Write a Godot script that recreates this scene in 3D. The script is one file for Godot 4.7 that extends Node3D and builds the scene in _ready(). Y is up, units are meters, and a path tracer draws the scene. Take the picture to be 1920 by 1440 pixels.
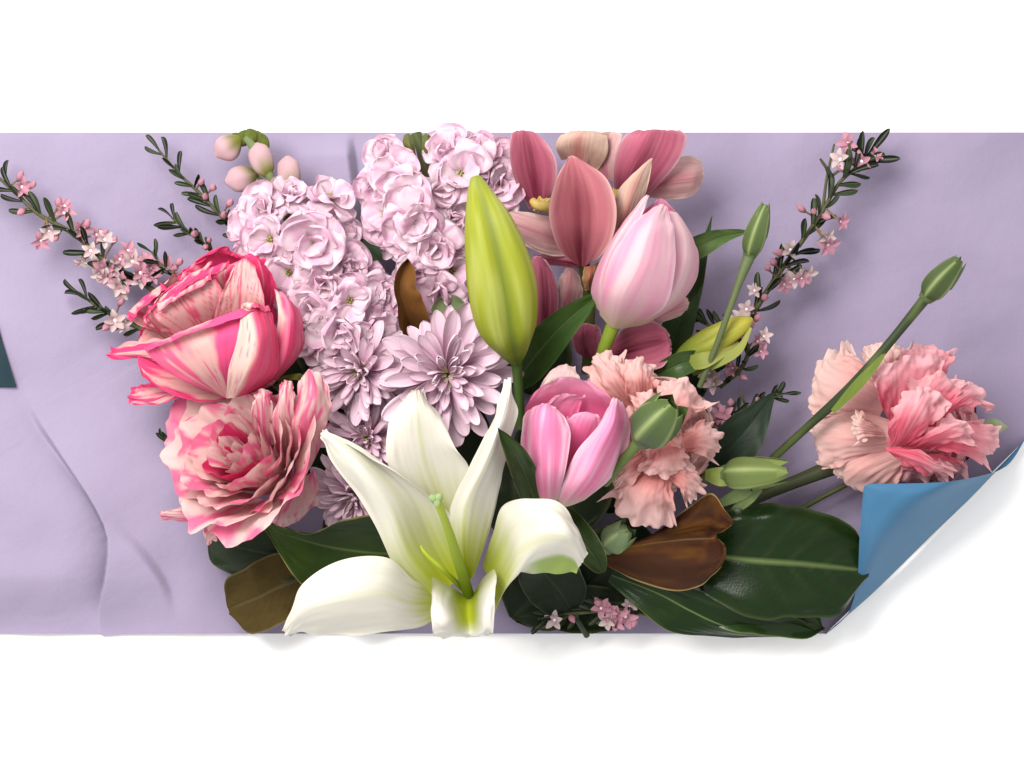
extends Node3D
# A mixed bouquet lying on a lavender cloth, seen from straight above.
# Lengths: the photograph is measured in steps of 0.3 mm on the cloth; lifts are in millimetres above the table.
const STEP := 0.0003
const EYE := 1.6
var noise := FastNoiseLite.new()
var fine := FastNoiseLite.new()
var rng := RandomNumberGenerator.new()
var M := {}

func _ready() -> void:
	rng.seed = 7
	noise.seed = 11
	noise.frequency = 1.0
	noise.fractal_octaves = 2
	fine.seed = 23
	fine.frequency = 1.0
	fine.fractal_octaves = 4
	camera_and_light()
	materials()
	table_and_cloth()
	lily()
	lily_buds()
	tulips()
	roses()
	orchids()
	chrysanthemums()
	stocks()
	carnations()
	carnation_buds()
	leaves()
	sprigs()

func camera_and_light() -> void:
	var cam := Camera3D.new()
	cam.name = "camera"
	cam.fov = rad_to_deg(2.0 * atan(720.0 * STEP / EYE))
	cam.near = 0.05
	cam.far = 20.0
	add_child(cam)
	cam.position = Vector3(0, EYE, 0)
	cam.rotation_degrees = Vector3(-90, 0, 0)
	cam.current = true
	var we := WorldEnvironment.new()
	we.name = "environment"
	var e := Environment.new()
	e.background_mode = Environment.BG_COLOR
	e.background_color = Color(0.905, 0.90, 0.90)
	e.tonemap_mode = Environment.TONE_MAPPER_LINEAR
	e.tonemap_exposure = 1.32
	e.sdfgi_enabled = true
	e.ssao_enabled = true
	e.ssil_enabled = true
	we.environment = e
	add_child(we)
	var soft := AreaLight3D.new()
	soft.name = "softbox"
	soft.area_size = Vector2(0.56, 0.48)
	soft.light_energy = 1.55
	soft.light_color = Color(1.0, 0.985, 0.965)
	soft.shadow_enabled = true
	soft.area_range = 6.0
	add_child(soft)
	soft.look_at_from_position(Vector3(-0.36, 0.92, -0.38), Vector3(-0.08, 0.0, 0.0), Vector3.UP)

# ---------------------------------------------------------------- helpers
func pt(x: float, y: float, h: float) -> Vector3:
	var k := (EYE - h * 0.001) / EYE * STEP
	return Vector3((x - 960.0) * k, h * 0.001, (y - 720.0) * k)

func pts(a: Array) -> PackedVector3Array:
	var r := PackedVector3Array()
	for i in range(0, a.size(), 3):
		r.append(pt(a[i], a[i + 1], a[i + 2]))
	return r

func thing(called: String, label: String, category: String, where: Vector3, group := "") -> Node3D:
	var o := Node3D.new()
	o.name = called
	add_child(o, true)
	o.position = where
	o.set_meta("label", label)
	o.set_meta("category", category)
	if group != "":
		o.set_meta("group", group)
	return o

func put(parent: Node, called: String, mesh: Mesh, m: Material, xf := Transform3D.IDENTITY) -> MeshInstance3D:
	var o := MeshInstance3D.new()
	o.name = called
	o.mesh = mesh
	o.material_override = null
	o.set_surface_override_material(0, m)
	o.transform = xf
	parent.add_child(o, true)
	return o

func lin(c: float) -> float:
	return clampf(c, 0.0, 1.0)

func sm(a: float, b: float, x: float) -> float:
	return smoothstep(a, b, x)

func cat(a: Vector3, b: Vector3, c: Vector3, d: Vector3, t: float) -> Vector3:
	return b.cubic_interpolate(c, a, d, t)

func along(p: PackedVector3Array, u: float) -> Vector3:
	var n := p.size() - 1
	var f := clampf(u, 0.0, 1.0) * n
	var i := mini(int(f), n - 1)
	return cat(p[maxi(i - 1, 0)], p[i], p[i + 1], p[mini(i + 2, n)], f - i)

func prof(a: Array, u: float) -> float:
	var n := a.size() - 1
	var f := clampf(u, 0.0, 1.0) * n
	var i := mini(int(f), n - 1)
	var b: float = a[i]
	var c: float = a[i + 1]
	var pa: float = a[maxi(i - 1, 0)]
	var pd: float = a[mini(i + 2, n)]
	return cubic_interpolate(b, c, pa, pd, f - i)

func grid_mesh(p: PackedVector3Array, c: PackedColorArray, nu: int, nv: int) -> ArrayMesh:
	var w := nv + 1
	var nn := PackedVector3Array()
	nn.resize(p.size())
	for i in nu + 1:
		for j in w:
			var du := p[mini(i + 1, nu) * w + j] - p[maxi(i - 1, 0) * w + j]
			var dv := p[i * w + mini(j + 1, nv)] - p[i * w + maxi(j - 1, 0)]
			var n := dv.cross(du)
			if n.length_squared() < 1e-20:
				var i2 := clampi(i, 1, nu - 1)
				du = p[(i2 + 1) * w + j] - p[(i2 - 1) * w + j]
				dv = p[i2 * w + mini(j + 1, nv)] - p[i2 * w + maxi(j - 1, 0)]
				n = dv.cross(du)
			nn[i * w + j] = n.normalized() if n.length_squared() > 1e-24 else Vector3.UP
	var ix := PackedInt32Array()
	ix.resize(nu * nv * 6)
	var k := 0
	for i in nu:
		for j in nv:
			var a := i * w + j
			ix[k] = a; ix[k + 1] = a + w; ix[k + 2] = a + 1
			ix[k + 3] = a + 1; ix[k + 4] = a + w; ix[k + 5] = a + w + 1
			k += 6
	var arr := []
	arr.resize(Mesh.ARRAY_MAX)
	arr[Mesh.ARRAY_VERTEX] = p
	arr[Mesh.ARRAY_NORMAL] = nn
	arr[Mesh.ARRAY_COLOR] = c
	arr[Mesh.ARRAY_INDEX] = ix
	var m := ArrayMesh.new()
	m.add_surface_from_arrays(Mesh.PRIMITIVE_TRIANGLES, arr)
	return m

func shifted(p: PackedVector3Array, nu: int, nv: int, f: Callable) -> PackedVector3Array:
	# moves each point of a grid along its normal by f(u, v) metres
	var w := nv + 1
	var r := p.duplicate()
	for i in nu + 1:
		for j in w:
			var du := p[mini(i + 1, nu) * w + j] - p[maxi(i - 1, 0) * w + j]
			var dv := p[i * w + mini(j + 1, nv)] - p[i * w + maxi(j - 1, 0)]
			var n := dv.cross(du)
			if n.length_squared() > 1e-22:
				var d: float = f.call(float(i) / nu, 2.0 * j / nv - 1.0)
				r[i * w + j] = p[i * w + j] + n.normalized() * d
	return r

# a petal or leaf drawn through rows of points from base to tip: each row is x, y, lift, x, y, lift ... from side to side
func sheet(parent: Node3D, called: String, rows: Array, m: Material, col: Callable, o := {}) -> MeshInstance3D:
	var nu: int = o.get("nu", 40)
	var nv: int = o.get("nv", 32)
	var ruf: float = o.get("ruf", 0.0)
	var vein: float = o.get("vein", 0.12)
	var vf: float = o.get("vf", 9.0)
	var rv: float = o.get("rv", 1.7)
	var jag: float = o.get("jag", 0.0)
	var jf: float = o.get("jf", 9.0)
	var sd: float = o.get("seed", rng.randf() * 90.0)
	var base := parent.position
	if parent.get_parent() != self:
		base += (parent.get_parent() as Node3D).position
	var grid: Array = []
	for r in rows:
		grid.append(pts(r))
	var nc: int = grid[0].size()
	var p := PackedVector3Array()
	var c := PackedColorArray()
	for i in nu + 1:
		var u := float(i) / nu
		var line := PackedVector3Array()
		var colm := PackedVector3Array()
		colm.resize(rows.size())
		var cutline := PackedVector3Array()
		cutline.resize(nc)
		for k in nc:
			for q in rows.size():
				var row: PackedVector3Array = grid[q]
				colm[q] = row[k]
			line.append(along(colm, u))
		for j in nv + 1:
			var v := 2.0 * j / nv - 1.0
			var here := along(line, float(j) / nv)
			if jag > 0.0 and u > 0.6:
				var cut := jag * sm(0.6, 1.0, u) * (0.5 + 0.5 * noise.get_noise_2d(v * jf * 0.5, sd) + 0.55 * absf(sin(v * jf + sd + 2.0 * noise.get_noise_2d(v * 3.0, sd))))
				for k in nc:
					for q in rows.size():
						var row: PackedVector3Array = grid[q]
						colm[q] = row[k]
					cutline[k] = along(colm, u - cut)
				here = along(cutline, float(j) / nv)
			p.append(here - base)
			c.append(col.call(u, v, sd))
	p = shifted(p, nu, nv, func(u: float, v: float) -> float:
		var d := vein * 0.001 * noise.get_noise_3d(v * vf, u * 1.5, sd)
		if ruf > 0.0:
			var e := v * v * (0.3 + 0.7 * u) + 0.5 * u * u * u
			d += ruf * 0.001 * e * (noise.get_noise_3d(u * 3.2, v * rv, sd + 31.0) * 1.6 + (0.35 * sin(v * rv * 5.0 + sd) * u * u if rv > 2.0 else 0.0))
		return d * sm(0.0, 0.15, u))
	return put(parent, called, grid_mesh(p, c, nu, nv), m)

# a petal along +X with +Y as its inner face: elevation th0 at its base to th1 at its tip (degrees), wrapped by cup (radians)
func petal(length: float, width: float, shape: Array, th0: float, th1: float, cup: float, col: Callable, o := {}) -> ArrayMesh:
	var nu: int = o.get("nu", 14)
	var nv: int = o.get("nv", 10)
	var ruf: float = o.get("ruf", 0.0)
	var rf: float = o.get("rf", 2.5)
	var jag: float = o.get("jag", 0.0)
	var jf: float = o.get("jf", 10.0)
	var blunt: float = o.get("blunt", 3.0)
	var bend: float = o.get("bend", 1.0)
	var vein: float = o.get("vein", 0.0)
	var pleat: float = o.get("pleat", 0.0)
	var sd: float = o.get("seed", rng.randf() * 90.0)
	var r := float(o.get("r0", 0.0))
	var p := PackedVector3Array()
	var c := PackedColorArray()
	var x := PackedFloat32Array()
	var y := PackedFloat32Array()
	var th := PackedFloat32Array()
	var yy := 0.0
	var steps := nu * 4
	for i in steps + 1:
		var t := deg_to_rad(lerpf(th0, th1, pow(float(i) / steps, bend)))
		x.append(r); y.append(yy); th.append(t)
		r += cos(t) * length / steps
		yy += sin(t) * length / steps
	for i in nu + 1:
		var u := 1.0 - pow(1.0 - float(i) / nu, 1.35)
		var wd := width * prof(shape, u) * sqrt(maxf(0.0, 1.0 - pow(u, blunt * 2.0)))
		for j in nv + 1:
			var v := 2.0 * j / nv - 1.0
			var ue := u
			if jag > 0.0:
				ue = u * (1.0 - jag * (0.5 + 0.5 * noise.get_noise_2d(v * jf, sd)) * sm(0.6, 1.0, u) - jag * 0.6 * absf(sin(v * jf * 1.7 + sd)) * sm(0.75, 1.0, u))
			var k := clampi(int(ue * steps), 0, steps - 1)
			var f := ue * steps - k
			var a := v * cup
			var side := wd * (sin(a) / cup if cup > 0.01 else v)
			var lift := wd * ((1.0 - cos(a)) / cup if cup > 0.01 else 0.0)
			lift += vein * noise.get_noise_2d(v * 6.0, sd)
			lift += pleat * sin(v * 11.0 + sd + 2.0 * noise.get_noise_2d(u * 2.0, sd)) * sm(0.2, 0.9, u)
			if ruf > 0.0:
				var e := sm(0.25, 1.0, u) * (0.35 + 0.65 * v * v)
				lift += ruf * e * (noise.get_noise_3d(v * rf, u * 1.6, sd) + 0.6 * sin(v * rf * 3.0 + sd) * u)
				side += ruf * 0.5 * e * noise.get_noise_3d(v * rf, u * 2.0, sd + 50.0)
			var t: float = th[k]
			var px := lerpf(x[k], x[k + 1], f) - sin(t) * lift
			var py := lerpf(y[k], y[k + 1], f) + cos(t) * lift
			p.append(Vector3(px, py, side))
			c.append(col.call(u, v, sd))
	return grid_mesh(p, c, nu, nv)

# a petal that wraps round the flower's axis (+Y), as in a rose: half_span in radians at its widest
func wrap_petal(r0: float, length: float, half_span: float, th0: float, th1: float, curl: float, col: Callable, o := {}) -> ArrayMesh:
	var nu: int = o.get("nu", 22)
	var nv: int = o.get("nv", 26)
	var sd: float = o.get("seed", rng.randf() * 90.0)
	var wob: float = o.get("wob", 0.003)
	var point: float = o.get("point", 0.08)
	var drop: float = o.get("drop", 0.28)
	var flat: float = o.get("flat", 0.0)
	var p := PackedVector3Array()
	var c := PackedColorArray()
	var steps := nu * 4
	var x := PackedFloat32Array()
	var y := PackedFloat32Array()
	var rr := r0
	var yy := 0.0
	for i in steps + 2:
		var q := float(i) / steps
		var t := deg_to_rad(lerpf(th0, th1, q) - curl * pow(sm(0.62, 1.05, q), 1.5))
		x.append(rr); y.append(yy)
		rr += cos(t) * length / steps
		yy += sin(t) * length / steps
	for i in nu + 1:
		var u := float(i) / nu
		for j in nv + 1:
			var v := 2.0 * j / nv - 1.0
			var reach := (1.0 - drop * pow(absf(v), 2.2) + point * exp(-v * v / 0.02)) / (1.0 + point)
			var ue := u * reach
			var k := clampi(int(ue * steps), 0, steps)
			var f := ue * steps - k
			var rad := lerpf(x[k], x[k + 1], f)
			var hh := lerpf(y[k], y[k + 1], f)
			var ph := half_span * v * (0.42 + 0.58 * sin(minf(u * 1.5, 1.0) * PI * 0.5))
			var w1 := noise.get_noise_3d(v * 1.6, u * 1.2, sd)
			var w2 := noise.get_noise_3d(v * 4.5, u * 2.0, sd + 20.0)
			rad += wob * u * (w1 * 1.4 + w2 * 0.5 * u)
			hh += wob * u * u * (noise.get_noise_3d(v * 2.6, u, sd + 40.0) + w2 * 0.4)
			var q := Vector3(rad * cos(ph), hh, rad * sin(ph))
			if flat > 0.0:
				q = q.lerp(Vector3(rad, hh, rad * ph), flat)
			p.append(q)
			c.append(col.call(u, v, sd))
	return grid_mesh(p, c, nu, nv)

# a round stem, bud or filament along points; lobes ridge it
func tube(parent: Node3D, called: String, path: PackedVector3Array, radii: Array, m: Material, col: Callable, o := {}) -> MeshInstance3D:
	var nu: int = o.get("nu", 16)
	var nv: int = o.get("nv", 8)
	var lobes: float = o.get("lobes", 0.0)
	var nl: float = o.get("nl", 3.0)
	var ph: float = o.get("phase", 0.0)
	var sd: float = o.get("seed", 1.0)
	var base: Vector3 = o.get("base", parent.position)
	var p := PackedVector3Array()
	var c := PackedColorArray()
	var side := Vector3.ZERO
	for i in nu + 1:
		var u := float(i) / nu
		var at := along(path, u)
		var d := (along(path, minf(u + 0.02, 1.0)) - along(path, maxf(u - 0.02, 0.0))).normalized()
		if i == 0:
			side = d.cross(Vector3.UP)
			if side.length() < 0.05:
				side = d.cross(Vector3.RIGHT)
		side = (side - d * side.dot(d)).normalized()
		var up := side.cross(d)
		var r := prof(radii, u)
		for j in nv + 1:
			var a := TAU * j / nv
			var rr := r
			if lobes > 0.0:
				rr *= 1.0 - lobes * pow(absf(cos(a * nl * 0.5 + ph)), 6.0) * sin(PI * clampf(u * 0.96 + 0.04, 0.0, 1.0))
			p.append(at + (side * cos(a) + up * sin(a)) * rr - base)
			c.append(col.call(u, a, sd))
	return put(parent, called, grid_mesh(p, c, nu, nv), m)

func facing(d: Vector3, spin := 0.0) -> Basis:
	var y := d.normalized()
	var x := y.cross(Vector3.FORWARD)
	if x.length() < 0.1:
		x = y.cross(Vector3.RIGHT)
	x = x.normalized()
	return Basis(x, y, x.cross(y)) * Basis(Vector3.UP, spin)

func pointing(d: Vector3, up: Vector3) -> Basis:
	var x := d.normalized()
	var y := (up - x * up.dot(x)).normalized()
	return Basis(x, y, x.cross(y))

func mixc(a: Color, b: Color, t: float) -> Color:
	return a.lerp(b, clampf(t, 0.0, 1.0))

func stuff_mat(rough: float, back := 0.0, spec := 0.4) -> StandardMaterial3D:
	var m := StandardMaterial3D.new()
	m.vertex_color_use_as_albedo = true
	m.albedo_color = Color(0.74, 0.74, 0.74).linear_to_srgb()
	m.roughness = rough
	m.metallic_specular = spec
	m.cull_mode = BaseMaterial3D.CULL_DISABLED
	if back > 0.0:
		m.backlight_enabled = true
		m.backlight = Color(back, back, back)
	return m

func materials() -> void:
	var grain := relief(31, 0.10, 4)
	var skin := relief(37, 0.035, 5)
	M.petal = rough_up(stuff_mat(0.68, 0.55, 0.28), grain, 0.010, 60.0)
	M.frill = rough_up(stuff_mat(0.75, 0.85, 0.2), grain, 0.008, 60.0)
	M.waxy = rough_up(stuff_mat(0.50, 0.42, 0.36), grain, 0.006, 50.0)
	M.leaf = rough_up(stuff_mat(0.50, 0.12, 0.26), skin, 0.009, 40.0)
	M.gloss = rough_up(stuff_mat(0.28, 0.04, 0.27), skin, 0.008, 32.0)
	M.velvet = rough_up(stuff_mat(0.74, 0.05, 0.26), grain, 0.016, 60.0)
	M.matte = stuff_mat(0.75, 0.0, 0.3)
	M.stem = stuff_mat(0.55, 0.0, 0.28)

func relief(sd: int, freq: float, oct: int) -> NoiseTexture2D:
	var nt := NoiseTexture2D.new()
	nt.width = 512
	nt.height = 512
	nt.seamless = true
	var fl := FastNoiseLite.new()
	fl.seed = sd
	fl.frequency = freq
	fl.fractal_octaves = oct
	nt.noise = fl
	return nt

func rough_up(m: StandardMaterial3D, tex: Texture2D, deep: float, repeat: float) -> StandardMaterial3D:
	m.heightmap_enabled = true
	m.heightmap_texture = tex
	m.heightmap_scale = deep
	m.uv1_triplanar = true
	m.uv1_scale = Vector3.ONE * repeat
	return m

func plain(c: Color) -> Callable:
	return func(u: float, v: float, s: float) -> Color:
		var k := 1.0 + 0.16 * noise.get_noise_3d(u * 4.0, v * 2.0, s)
		return Color(c.r * k, c.g * k, c.b * k)

# ---------------------------------------------------------------- table and cloth
func crease(line: Array, x: float, y: float) -> Vector2:
	# signed distance to a polyline (positive on its right-hand side in the picture) and the share of the way along it
	var best := 1e9
	var sgn := 1.0
	var share := 0.0
	var n := line.size() / 2 - 1
	for i in n:
		var a := Vector2(line[i * 2], line[i * 2 + 1])
		var b := Vector2(line[i * 2 + 2], line[i * 2 + 3])
		var ab := b - a
		var t := clampf((Vector2(x, y) - a).dot(ab) / ab.length_squared(), 0.0, 1.0)
		var d := (a + ab * t).distance_to(Vector2(x, y))
		if d < best:
			best = d
			sgn = -1.0 if ab.cross(Vector2(x, y) - a) > 0.0 else 1.0
			share = (i + t) / n
	return Vector2(best * sgn, share)

func smooth_line(a: Array) -> Array:
	var p := PackedVector3Array()
	for i in range(0, a.size(), 2):
		p.append(Vector3(a[i], a[i + 1], 0))
	var r := []
	for k in 21:
		var q := along(p, k / 20.0)
		r.append(q.x)
		r.append(q.y)
	return r

var FOLD_A := [20, 705, 60, 790, 120, 872, 176, 945, 203, 1005, 198, 1080, 188, 1130, 183, 1200, 180, 1300]
var FOLD_B := [180, 890, 240, 975, 290, 1045, 322, 1100, 334, 1160, 338, 1230, 340, 1300]
var FOLD_C := [655, 160, 664, 250, 678, 360, 696, 480, 712, 570]

func cloth_height(x: float, y: float) -> float:
	var h := 1.2
	var a := crease(FOLD_A, x, y) if x < 620.0 and y > 640.0 else Vector2(900.0, 0.0)
	var ea := sm(0.0, 0.35, a.y) * (1.0 - sm(1075.0, 1185.0, y))
	if a.x > 0.0:
		h += ea * (9.5 * exp(-a.x / 90.0) + 2.0 * exp(-a.x / 300.0)) * sm(0.0, 20.0, a.x)
	else:
		h += ea * 24.0 * (1.0 - exp(a.x / 75.0)) * exp(a.x / 300.0)
	var b := crease(FOLD_B, x, y) if x < 720.0 and y > 830.0 else Vector2(900.0, 0.0)
	var eb := sm(0.0, 0.5, b.y) * (1.0 - sm(1060.0, 1175.0, y))
	if b.x < 0.0:
		h += eb * 8.5 * exp(b.x / 70.0) * (1.0 - sm(-22.0, 0.0, b.x))
	else:
		h += eb * 2.2 * (1.0 - exp(-b.x / 40.0)) * exp(-b.x / 120.0)
	var c := crease(FOLD_C, x, y) if x > 380.0 and x < 980.0 and y < 640.0 else Vector2(900.0, 1.0)
	var ec := 1.0 - sm(0.75, 1.0, c.y)
	if c.x < 0.0:
		h += ec * 14.0 * exp(c.x / 110.0) * (1.0 - sm(-20.0, 0.0, c.x))
	else:
		h += ec * 4.5 * (1.0 - exp(-c.x / 40.0)) * exp(-c.x / 90.0)
	h += 4.2 * noise.get_noise_2d(x / 380.0, y / 320.0 + 4.0) + 0.8 * noise.get_noise_2d(x / 150.0 + 9.0, y / 130.0)
	h += 0.10 * noise.get_noise_2d(x / 24.0, y / 24.0)
	return maxf(0.8, h + 2.6)

func cloth_right(y: float) -> float:
	return 1925.0 if y < 822.0 else lerpf(1925.0, 1548.0, (y - 822.0) / 366.0)

func table_and_cloth() -> void:
	var t := MeshInstance3D.new()
	t.name = "table_top"
	var bm := BoxMesh.new()
	bm.size = Vector3(7.0, 0.04, 7.0)
	t.mesh = bm
	t.position = Vector3(0, -0.02, 0)
	var wm := StandardMaterial3D.new()
	wm.albedo_color = Color(0.94, 0.94, 0.935).linear_to_srgb()
	wm.roughness = 0.6
	t.material_override = wm
	t.set_meta("kind", "structure")
	add_child(t)
	FOLD_A = smooth_line(FOLD_A)
	FOLD_B = smooth_line(FOLD_B)
	FOLD_C = smooth_line(FOLD_C)
	var o := thing("lavender_cloth", "lavender cloth with soft folds spread on the white table under the bouquet", "cloth", pt(960, 720, 1))
	var nu := 280
	var nv := 620
	var p := PackedVector3Array()
	var c := PackedColorArray()
	for i in nu + 1:
		var y := lerpf(248.0, 1188.0, float(i) / nu)
		var r := cloth_right(y)
		for j in nv + 1:
			var x := lerpf(-420.0, r, float(j) / nv)
			var edge := sm(0.0, 46.0, y - 248.0) * sm(0.0, 46.0, 1188.0 - y)
			var full := cloth_height(x, y)
			var h := lerpf(minf(full, 6.0), full, edge)
			var a := crease(FOLD_A, x, y) if x > 0.0 and x < 330.0 and y > 700.0 else Vector2(-400.0, 0.0)
			var lean := sm(0.0, 0.45, a.y) * (1.0 - sm(0.7, 1.0, a.y)) * 22.0 * sm(2.0, 22.0, a.x) * exp(-maxf(a.x - 20.0, 0.0) / 26.0)
			p.append(pt(x - lean, y + lean * 0.45, h) - o.position)
			var k := 1.0 + 0.05 * noise.get_noise_2d(x / 260.0, y / 260.0) + 0.012 * noise.get_noise_2d(x / 5.0, y / 90.0)
			c.append(Color(0.312 * k, 0.264 * k, 0.382 * k))
	var cm := stuff_mat(0.8, 0.0, 0.2)
	cm.rim_enabled = true
	cm.rim = 0.3
	var nt := NoiseTexture2D.new()
	nt.width = 512
	nt.height = 512
	nt.seamless = true
	var fl := FastNoiseLite.new()
	fl.seed = 5
	fl.frequency = 0.12
	fl.fractal_octaves = 3
	nt.noise = fl
	cm.heightmap_enabled = true
	cm.heightmap_texture = nt
	cm.heightmap_scale = 0.012
	cm.uv1_triplanar = true
	cm.uv1_scale = Vector3(9, 9, 9)
	put(o, "cloth_surface", grid_mesh(p, c, nu, nv), cm)
	var blue := func(u: float, v: float, s: float) -> Color:
		var k := 1.0 + 0.05 * noise.get_noise_3d(u * 3.0, v * 2.0, s)
		return Color(0.058 * k, 0.172 * k, 0.31 * k)
	var flap := sheet(o, "turned_corner", [
		[1548, 1188, 3, 1642, 1105, 3, 1738, 1012, 3, 1835, 918, 3, 1925, 822, 3],
		[1551, 1187, 8, 1643, 1104, 14, 1738, 1010, 17, 1834, 917, 14, 1922, 824, 8],
		[1590, 1150, 13, 1650, 1070, 34, 1733, 988, 42, 1812, 918, 38, 1884, 876, 16],
		[1607, 1090, 36, 1645, 1020, 62, 1700, 960, 72, 1750, 925, 74, 1800, 900, 66],
		[1612, 1000, 62, 1630, 970, 72, 1655, 940, 78, 1680, 920, 80, 1715, 906, 77],
		[1619, 918, 78, 1620, 914, 79, 1621, 911, 80, 1624, 909, 80, 1630, 907, 80]], stuff_mat(0.55, 0.0, 0.3), blue, {"vein": 0.2, "vf": 2.0, "nu": 36, "nv": 40})
	flap.set_meta("label", "turned up lower right corner of the cloth showing its blue back")
	var d := thing("slate_card", "dark slate coloured card corner at the far left edge of the cloth", "card", pt(-40, 680, 9))
	var slate := plain(Color(0.012, 0.032, 0.042))
	sheet(d, "card_face", [[-60, 606, 8, -30, 606, 8, -5, 606, 8], [-60, 670, 8, -20, 670, 8, 14, 670, 8], [-60, 725, 7, -10, 725, 7, 31, 725, 7]], M.matte, slate, {"nu": 6, "nv": 6, "vein": 0.0})
	sheet(d, "card_edge", [[-60, 725, 7, -10, 725, 7, 31, 725, 7], [-60, 726, 4, -10, 726, 4, 31, 726, 4]], M.matte, slate, {"nu": 2, "nv": 6, "vein": 0.0})

# ---------------------------------------------------------------- white lily
func lily_col(u: float, v: float, s: float) -> Color:
	var white := Color(0.70, 0.675, 0.585)
	var green := Color(0.44, 0.50, 0.015)
	var g := 1.0 - sm(0.05, 0.44, u + 0.08 * noise.get_noise_2d(v * 5.0, s) + 0.10 * absf(v))
	g = maxf(g, 0.26 * (1.0 - sm(0.0, 0.16, absf(v))) * (1.0 - sm(0.35, 0.95, u)))
	var k := 1.0 + 0.05 * noise.get_noise_3d(v * 9.0, u * 1.5, s)
	var c := mixc(white, green, g)
	return Color(c.r * k, c.g * k, c.b * k)

func lily() -> void:
	var o := thing("white_lily", "large open white lily with a yellow green throat at the bottom centre", "lily", pt(880, 1112, 55))
	var q := {"nu": 54, "nv": 40, "vein": 0.35, "vf": 7.0, "ruf": 1.6}
	sheet(o, "petal", [
		[838, 1080, 60, 855, 1080, 58, 868, 1078, 58, 882, 1075, 60],
		[790, 980, 80, 820, 975, 74, 850, 970, 74, 874, 965, 80],
		[735, 890, 95, 780, 885, 90, 825, 880, 87, 880, 882, 92],
		[724, 830, 100, 765, 820, 99, 810, 820, 97, 852, 835, 98],
		[738, 775, 97, 768, 762, 104, 797, 765, 103, 828, 785, 96],
		[762, 742, 90, 774, 737, 95, 788, 738, 95, 804, 750, 89],
		[774, 734, 84, 778, 731, 86, 783, 731, 86, 789, 734, 84]], M.waxy, lily_col, q)
	sheet(o, "petal", [
		[798, 1126, 66, 828, 1108, 62, 855, 1090, 60, 874, 1072, 66],
		[742, 1068, 84, 768, 1040, 88, 815, 1010, 76, 862, 1005, 86],
		[704, 985, 96, 732, 955, 107, 778, 930, 95, 840, 958, 100],
		[660, 915, 106, 684, 890, 119, 716, 872, 107, 772, 905, 111],
		[621, 862, 112, 638, 842, 122, 664, 832, 114, 702, 862, 117],
		[603, 824, 114, 610, 815, 120, 622, 813, 118, 644, 829, 118],
		[602, 812, 112, 605, 808, 114, 610, 808, 114, 616, 812, 113]], M.waxy, lily_col, q)
	sheet(o, "petal", [
		[905, 1060, 66, 915, 1085, 62, 922, 1120, 64, 926, 1150, 62, 926, 1152, 58],
		[924, 1000, 92, 944, 1035, 90, 951, 1075, 92, 945, 1108, 86, 942, 1106, 76],
		[941, 950, 108, 966, 990, 110, 976, 1035, 110, 970, 1078, 100, 966, 1074, 88],
		[984, 935, 118, 1010, 972, 124, 1015, 1012, 122, 996, 1054, 108, 1000, 1072, 96],
		[1044, 943, 118, 1055, 978, 126, 1055, 1010, 125, 1038, 1040, 111, 1030, 1076, 97],
		[1084, 988, 112, 1086, 1010, 118, 1080, 1028, 117, 1070, 1046, 108, 1062, 1076, 98],
		[1101, 1030, 104, 1099, 1040, 106, 1093, 1052, 105, 1086, 1065, 101, 1081, 1074, 99]], M.waxy,
		func(u: float, v: float, s: float) -> Color:
			return mixc(lily_col(u, v * 0.7, s), Color(0.27, 0.38, 0.08), sm(0.42, 0.62, v) * sm(0.35, 0.6, u)), q)
	sheet(o, "petal", [
		[862, 1085, 66, 876, 1090, 60, 888, 1080, 66],
		[846, 1010, 84, 870, 1012, 100, 914, 1010, 88],
		[841, 958, 96, 876, 942, 118, 932, 940, 100],
		[870, 895, 108, 904, 880, 130, 944, 880, 110],
		[901, 830, 118, 926, 825, 136, 953, 825, 118],
		[930, 760, 124, 949, 760, 136, 969, 768, 122],
		[950, 713, 122, 955, 708, 126, 961, 714, 121]], M.waxy, lily_col, q)
	sheet(o, "petal", [
		[808, 1100, 64, 820, 1130, 60, 816, 1160, 58],
		[774, 1085, 80, 772, 1130, 82, 782, 1178, 70],
		[725, 1046, 96, 715, 1112, 104, 730, 1184, 86],
		[640, 1050, 104, 638, 1122, 114, 662, 1190, 92],
		[576, 1090, 104, 580, 1140, 110, 600, 1192, 90],
		[545, 1138, 96, 550, 1165, 98, 562, 1190, 86],
		[530, 1178, 82, 534, 1188, 82, 541, 1193, 80]], M.waxy, func(u: float, v: float, s: float) -> Color: return lily_col(minf(u * 1.7, 1.0), v, s), q)
	sheet(o, "petal", [
		[810, 1082, 82, 848, 1100, 64, 880, 1118, 52, 904, 1085, 62, 926, 1066, 84],
		[810, 1112, 94, 838, 1125, 88, 878, 1138, 62, 906, 1112, 92, 930, 1084, 97],
		[808, 1150, 101, 842, 1160, 99, 880, 1165, 74, 904, 1150, 101, 928, 1128, 104],
		[812, 1184, 98, 840, 1186, 97, 882, 1186, 80, 906, 1184, 99, 925, 1180, 101],
		[818, 1192, 90, 842, 1194, 88, 882, 1194, 78, 904, 1193, 90, 920, 1190, 92]], M.waxy,
		func(u: float, v: float, s: float) -> Color:
			return mixc(Color(0.66, 0.635, 0.575), Color(0.42, 0.48, 0.03), (1.0 - sm(0.12, 0.55, absf(v))) * (1.0 - sm(0.45, 0.85, u)) + (1.0 - sm(0.05, 0.3, u)) * 0.5), q)
	var gr := func(u: float, v: float, s: float) -> Color:
		return mixc(Color(0.20, 0.30, 0.02), Color(0.42, 0.50, 0.05), u)
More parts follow.
